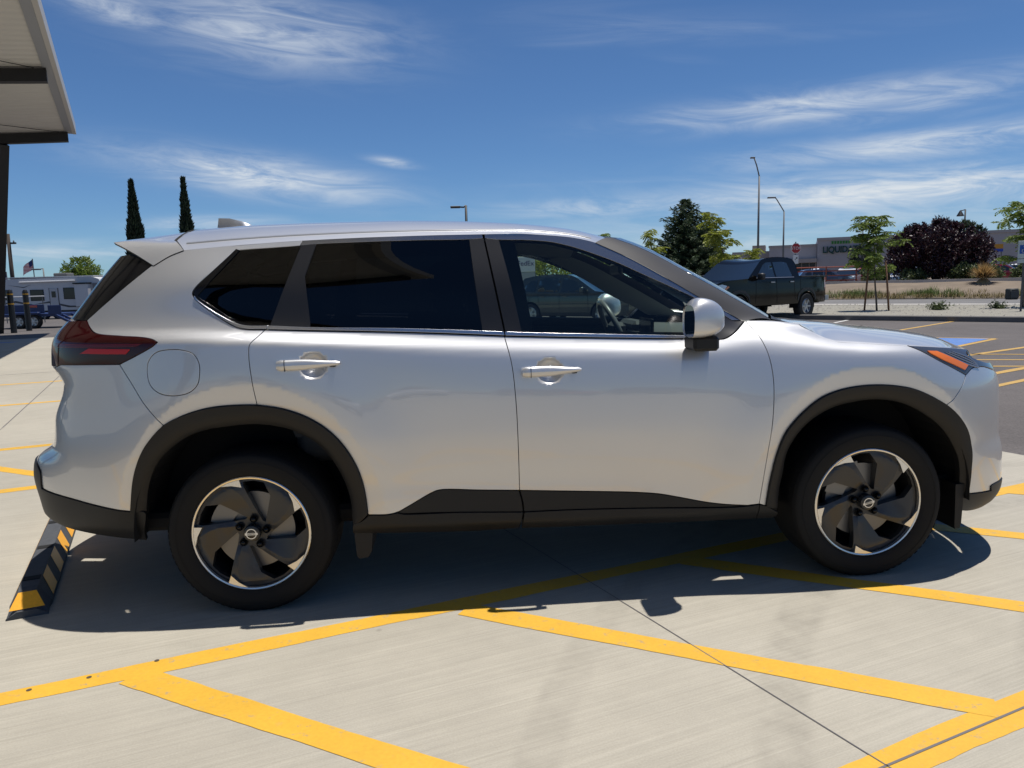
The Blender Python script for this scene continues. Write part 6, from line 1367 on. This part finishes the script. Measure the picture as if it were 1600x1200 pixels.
lamp_pole('grey lamp post behind the leafy tree at far left', (-30.1, 60, 0), 4.3, [(-30.4, 4.25)], .55, .08); lamp_pole('short grey lamp post above the camper roof', (-33.6, 60, 0), 3.7, [(-33.9, 3.65)], .55, .08)
up = thing('utility_pole', 'dark leaning wooden utility pole at the far left', 'pole', (-33.35, 55, 0)); obj('pole', MB().tube([(.1, 0, 0), (.15, 0, 6.1)], [.17, .12], 8), mat('pole_wood', (.06, .045, .035), .9), up, True); obj('crossarm', MB().box(-.35, .65, -.06, .06, 5.35, 5.48), MATS['pole_wood'], up)
for x in (-.2, .5): obj('insulator', MB().lathe([(.04, 5.48), (.06, 5.53), (.03, 5.62)], 'Z', 8, (x, 0, 0)), M_pole, up)
def flag_mat():
    def f(nt, b, N, L):
        tc = N('ShaderNodeTexCoord'); s = N('ShaderNodeSeparateXYZ'); L(tc.outputs['Object'], s.inputs[0])
        w = N('ShaderNodeMath'); w.operation = 'MULTIPLY'; L(s.outputs[2], w.inputs[0]); w.inputs[1].default_value = 13/.95/2
        fr = N('ShaderNodeMath'); fr.operation = 'FRACT'; L(w.outputs[0], fr.inputs[0]); g = N('ShaderNodeMath'); g.operation = 'GREATER_THAN'; L(fr.outputs[0], g.inputs[0]); g.inputs[1].default_value = .5
        mx = N('ShaderNodeMix'); mx.data_type = 'RGBA'; L(g.outputs[0], mx.inputs['Factor']); mx.inputs[6].default_value = (.45, .03, .04, 1); mx.inputs[7].default_value = (.7, .7, .7, 1); L(mx.outputs[2], b.inputs['Base Color']); b.inputs['Roughness'].default_value = .8
    return node_mat('flag_stripes', f)
M_flag = flag_mat()
for i, (x, y, h, lb) in enumerate(((-45.1, 80, 5.5, 'American flag on a pole above the camper roof'), (-47.9, 80, 4.2, 'American flag half hidden beside the utility pole'))):
    t = thing('flag', lb, 'flag', (x, y, 0), 0, 'flags behind the camper'); obj('pole', MB().tube([(0, 0, 0), (0, 0, h)], .05, 6), M_pole, t)
    rows = [[(-.05 - .95*a + .1*math.sin(a*5)*z, .12*math.sin(a*6), h - .1 - .95*z - .75*a**1.3) for z in np.linspace(0, 1, 6)] for a in np.linspace(0, 1, 8)]
    obj('cloth', MB().grid(rows), M_flag, t, True); obj('canton', MB().grid([[(p[0], p[1] - .02, p[2]) for p in r[:4]] for r in rows[:4]]), mat('flag_blue', (.02, .035, .14), .8), t, True)
# stop sign with a small plate under it
ss = thing('stop_sign', 'red octagonal STOP sign above the pickup bed', 'sign', (16.52, 33, .1)); obj('post', MB().tube([(0, .03, 0), (0, .03, 3.0)], .03, 6), M_pole, ss)
oc = [(.27*math.cos(R(22.5 + 45*k)), 2.68 + .27*math.sin(R(22.5 + 45*k))) for k in range(8)]; oi = [(.245*math.cos(R(22.5 + 45*k)), 2.68 + .245*math.sin(R(22.5 + 45*k))) for k in range(8)]
obj('sign_border', MB().prism(oc, -.012, 0, 'Y'), mat('sign_white', (.6, .6, .6), .6), ss); obj('sign_face', MB().prism(oi, -.018, -.0125, 'Y'), mat('sign_red', (.32, .012, .018), .5), ss)
o = link('sign_letters', text_mesh('sign_letters', 'STOP', .21, .003), MATS['sign_white'], ss); o.location = (0, -.022, 2.68); o.rotation_euler = (R(90), 0, 0)
obj('lower_plate', MB().rbox(-.14, .14, -.015, 0, 1.92, 2.36, .004), MATS['sign_white'], ss); obj('arrow', MB().prism([(-.05, 2.12), (.03, 2.20), (0, 2.23), (.09, 2.25), (.07, 2.16), (.045, 2.185), (-.03, 2.10)], -.019, -.0155, 'Y'), M_polek, ss)
# accessible-parking sign at the right edge
ad = thing('parking_sign', 'blue and white accessible-parking sign on a grey post at the right edge', 'sign', (16.90, 18.50, .08), R(-40)); obj('post', MB().box(-.028, .028, .0, .05, 0, 2.20), mat('post_grey', (.10, .10, .105), .6, .3), ad)
obj('sign_plate', MB().rbox(-.165, .165, -.012, -.001, 1.66, 2.19, .004), mat('plate_pale', (.48, .55, .54), .5), ad); obj('blue_field', MB().box(-.12, .12, -.017, -.0125, 1.80, 2.06), mat('sign_blue', (.015, .09, .38), .5), ad); obj('small_plate', MB().rbox(-.165, .165, -.012, -.001, 1.52, 1.64, .004), MATS['plate_pale'], ad)
sy = MB().tube([(.02*math.cos(a), -.019, 2.015 + .02*math.sin(a)) for a in np.linspace(0, 6.28, 9)], .006, 4); obj('wheelchair_symbol', sy.tube([(.0, -.019, 1.985), (.005, -.019, 1.92), (.055, -.019, 1.915), (.075, -.019, 1.86)], .009, 4).tube([(.055*math.cos(a) - .005, -.019, 1.885 + .055*math.sin(a)) for a in np.linspace(2.0, 6.1, 12)], .008, 4), MATS['sign_white'], ad)
ub = thing('utility_box', 'small dark utility box on the bank by the parking sign', 'box', (25.82, 30.2, .03)); obj('cabinet', MB().rbox(-.22, .22, -.2, .2, 0, .52, .05), mat('box_green', (.03, .033, .03), .6), ub, 40); obj('lid', MB().rbox(-.20, .20, -.21, -.195, .10, .40, .004), mat('box_lid', (.045, .047, .045), .5), ub)
cn = thing('traffic_cone', 'orange traffic cone beside the utility box', 'cone', (26.5, 29.9, .03)); obj('cone', MB().lathe([(.03, .62), (.06, .55), (.16, .04)], 'Z', 14), mat('cone_orange', (.65, .13, .02), .6), cn, 40); obj('base', MB().rbox(-.2, .2, -.2, .2, 0, .04, .01), MATS['cone_orange'], cn)
# red pipe rail fence at the far lot
M_rail = mat('rail_red', (.30, .075, .045), .7)
pf = thing('pipe_fence', 'rust-red pipe rail fence at the edge of the far lot', 'fence', (20.5, 46.5, .8), R(-8))
for k in range(4): obj('post', MB().tube([(.3 + k*2.0, 0, 0), (.3 + k*2.0, 0, 1.22)], .045, 7), M_rail, pf)
for z in (1.18, .92, .60, .28): obj('rail', MB().tube([(-.6 if z > .7 else 2.2, 0, z), (6.4, 0, z)], .036, 7), M_rail, pf)
# cars on the far lot
far = [((31.0, 58.5, .36), (.98, -.2), M_bcar, 'dark blue-grey car behind the red pipe rail'), ((34.0, 60, .36), (-.6, -.8), M_wcar, 'white car showing left of the young tree'), ((36.6, 61, .36), (.9, -.43), M_rcar, 'dark red car hidden behind the young tree trunk'), ((38.3, 58, .36), (-.75, -.66), M_scar, 'silver car between the young tree and the purple plum'), ((48.8, 60.5, .36), (.75, -.66), M_rcar, 'red car parked at the far right behind the yucca'), ((52.4, 62.5, .36), (.75, -.66), M_scar, 'silver car at the right edge behind the parking sign')]
first = None
for loc, hd, m_, lb in far:
    vehicle('parked_car', lb, 'car', loc, hd, CROSS, m_, 'cars on the far lot', False)
bb = thing('banner_sign', 'yellow and blue banner sign above the red car', 'sign', (49.6, 63, .36)); obj('panel', MB().box(-.95, .95, -.05, .05, 2.85, 3.55), mat('banner_yellow', (.55, .25, .01), .6), bb); obj('stripe', MB().box(-.6, .95, -.07, -.051, 2.85, 3.12), mat('banner_blue', (.02, .06, .36), .6), bb)
for x in (-.9, .9): obj('post', MB().box(x - .04, x + .04, .051, .12, 0, 3.0), M_pole, bb)
# board with the courier name, seen through the cabin
fx = thing('courier_sign', 'pale courier signboard seen through the SUV front window', 'sign', (3.28, 36, 0)); obj('board', MB().rbox(-.50, .50, -.05, .05, 2.02, 2.80, .01), mat('board_white', (.62, .62, .63), .6), fx); obj('lower_board', MB().rbox(-.50, .50, -.055, .055, 1.50, 2.00, .01), mat('board_grey', (.34, .35, .36), .6), fx)
for x in (-.45, .45): obj('post', MB().box(x - .03, x + .03, -.03, .03, 0, 1.49), M_pole, fx)
o = link('sign_letters', text_mesh('sign_letters', 'FedEx', .36, .004), mat('courier_purple', (.05, .02, .12), .6), fx); o.location = (0, -.058, 2.45); o.rotation_euler = (R(90), 0, 0)
# camper, equipment trailer
M_cw = mat('camper_white', (.52, .52, .53), .5); M_cg = mat('camper_glass', (.015, .018, .02), .12)
cv = thing('camper_trailer', 'long white camper trailer with dark windows and grey swooshes at far left', 'camper', (-26.2, 46, 0), R(-4))
sec = [(-3.7, .55), (-3.75, 1.6), (-3.55, 2.35), (-3.2, 2.56), (2.9, 2.62), (3.35, 2.45), (3.85, 1.55), (3.8, .9), (3.3, .55)]
obj('body', MB().prism(sec, 0, 2.3, 'Y'), M_cw, cv); obj('roof', MB().box(-3.2, 3.0, .05, 2.25, 2.625, 2.68), mat('camper_roof', (.6, .6, .6), .6), cv); obj('skirt', MB().box(-3.6, 3.3, .1, 2.2, .30, .545), M_polek, cv)
obj('roof_unit', MB().rbox(.1, 1.0, .7, 1.5, 2.685, 2.90, .05), mat('roof_ac', (.10, .10, .10), .6), cv)
for x0, x1, z0, z1 in ((-.98, -.22, 1.22, 1.82), (1.12, 1.86, 1.28, 1.90), (-2.9, -2.2, 1.3, 1.85)):
    w = obj('window', MB().rbox(x0 - .05, x1 + .05, -.030, -.001, z0 - .05, z1 + .05, .01), M_polek, cv); obj('pane', MB().box(x0, x1, -.036, -.0305, z0, z1), M_cg, w)
dr = obj('door', MB().rbox(.20, .72, -.035, -.001, .62, 1.92, .01), mat('camper_door', (.44, .44, .45), .5), cv); obj('door_window', MB().box(.33, .59, -.045, -.036, 1.36, 1.74), M_cg, dr); obj('door_frame', MB().box(.17, .195, -.03, -.001, .6, 1.95), M_polek, cv); obj('door_frame', MB().box(.725, .75, -.03, -.001, .6, 1.95), M_polek, cv)
obj('slide_out', MB().rbox(2.0, 2.85, -.42, -.002, .75, 2.15, .02), M_cw, cv); obj('slide_roof', MB().box(1.95, 2.90, -.47, -.002, 2.155, 2.24), M_polek, cv); obj('cap_panel', MB().rbox(2.95, 3.4, -.03, -.001, .9, 2.2, .01), mat('camper_grey', (.20, .20, .21), .5), cv)
for k, pl in enumerate(([(-.9, .95), (.1, 1.12), (1.4, .82), (2.0, .80), (2.0, .72), (1.3, .72), (.1, 1.02)], [(-3.5, .95), (-2.0, 1.2), (-.7, .9), (-.7, .82), (-2.0, 1.08)], [(-2.4, 2.2), (-1.4, 2.05), (-.9, 2.2), (-1.4, 2.0)])): obj('swoosh', MB().prism(pl, -.012, -.002, 'Y'), mat('swoosh_grey', (.05, .05, .055), .5), cv)
obj('awning_tube', MB().tube([(-1.6, -.08, 2.35), (1.9, -.08, 2.38)], .05, 8), M_cw, cv)
for x in (-.4, .5):
    w = bpy.data.objects.new('wheel', None); COL.objects.link(w); w.parent = cv; w.location = (x, .12, .34); link('tyre', MATS[('wheel', .355, .235, 6)][0], M_tyre2, w); link('rim', MATS[('wheel', .355, .235, 6)][1], M_alu, w)
c2 = thing('camper_trailer', 'second white camper trailer partly hidden behind the SUV rear window', 'camper', (-21.6, 49, 0), R(-10)); obj('body', MB().prism([(-2.6, .6), (-2.6, 2.5), (3.2, 2.55), (3.6, 1.6), (3.4, .6)], 0, 2.3, 'Y'), M_cw, c2); obj('roof', MB().box(-2.5, 3.1, .05, 2.25, 2.56, 2.62), MATS['camper_roof'], c2)
for x0, x1 in ((-1.6, -.6), (.8, 1.8)): obj('window', MB().rbox(x0, x1, -.03, -.001, 1.3, 1.9, .01), M_cg, c2)
obj('skirt', MB().box(-2.5, 3.2, .1, 2.2, .3, .59), M_polek, c2)
M_tb = mat('trailer_blue', (.014, .032, .115), .45)
tr = thing('equipment_trailer', 'dark blue flatbed trailer with lowered loading ramps under the canopy edge', 'trailer', (-18.9, 31.6, 0), R(-6))
obj('deck', MB().rbox(-2.6, .55, 0, 1.9, .52, .66, .02), M_tb, tr); obj('side_board', MB().rbox(-2.6, .10, -.04, .0, .667, 1.06, .01), M_tb, tr); obj('side_board', MB().rbox(.26, .86, -.04, .0, .60, 1.02, .01), M_tb, tr); obj('fender', MB().rbox(-1.4, -.05, -.24, -.045, .62, .74, .03), M_tb, tr)
for x in (-1.05, -.38):
    w = bpy.data.objects.new('wheel', None); COL.objects.link(w); w.parent = tr; w.location = (x, -.12, .31); link('tyre', MATS[('wheel', .355, .235, 6)][0], M_tyre2, w); link('rim', MATS[('wheel', .355, .235, 6)][1], M_alu, w); w.scale = (.87, .9, .87)
for y in (0.05, 1.2):
    r_ = MB().prism([(.50, .52), (.56, .60), (1.62, .06), (1.60, .0), (1.52, .0)], y, y + .10, 'Y'); obj('ramp_rail', r_, M_tb, tr); r_ = MB().prism([(.50, .52), (.56, .60), (1.62, .06), (1.60, .0), (1.52, .0)], y + .45, y + .55, 'Y'); obj('ramp_rail', r_, M_tb, tr)
    for k in range(5):
        f = (k + .5)/5; x = .55 + 1.0*f; z = .54 - .49*f; obj('ramp_rung', MB().box(x - .05, x + .05, y + .101, y + .449, z - .02, z + .02), M_tb, tr)
obj('tail_lamp', MB().rbox(-.62, -.2, -.055, -.041, .93, 1.02, .004), M_ltail, tr)
hr = thing('hand_rail', 'thin white horizontal rail in front of the camper', 'rail', (-26.3, 40, 0)); obj('rail', MB().tube([(-1.2, 0, 1.42), (3.1, 0, 1.45)], .035, 6), M_cw, hr)
for x in (-1.1, 1.0, 3.0): obj('post', MB().tube([(x, 0, 0), (x, 0, 1.40)], .025, 6), M_pole, hr)
bm_ = struct(sheet('blue_ground_mark', [(-17.6, 21.0), (-14.2, 21.3), (-14.3, 20.9), (-17.4, 20.3)], .004, M_blue, conc)); del bm_['kind']
# a row of parked cars behind the viewpoint, seen only as reflections in the SUV
for loc, hd, m_, lb in (((-6.5, -19, 0), (.4, .92), M_dgrey, 'dark grey car parked behind the viewpoint at the left'), ((-2.2, -20.5, 0), (.4, .92), M_wcar, 'white car parked behind the viewpoint in the middle'), ((2.6, -22, 0), (.4, .92), M_rcar, 'red car parked behind the viewpoint at the right'), ((7.2, -24, 0), (.4, .92), M_bcar, 'blue-grey car parked behind the viewpoint at far right')):
    vehicle('parked_car', lb, 'car', loc, hd, CROSS, m_, 'cars parked behind the viewpoint', False)
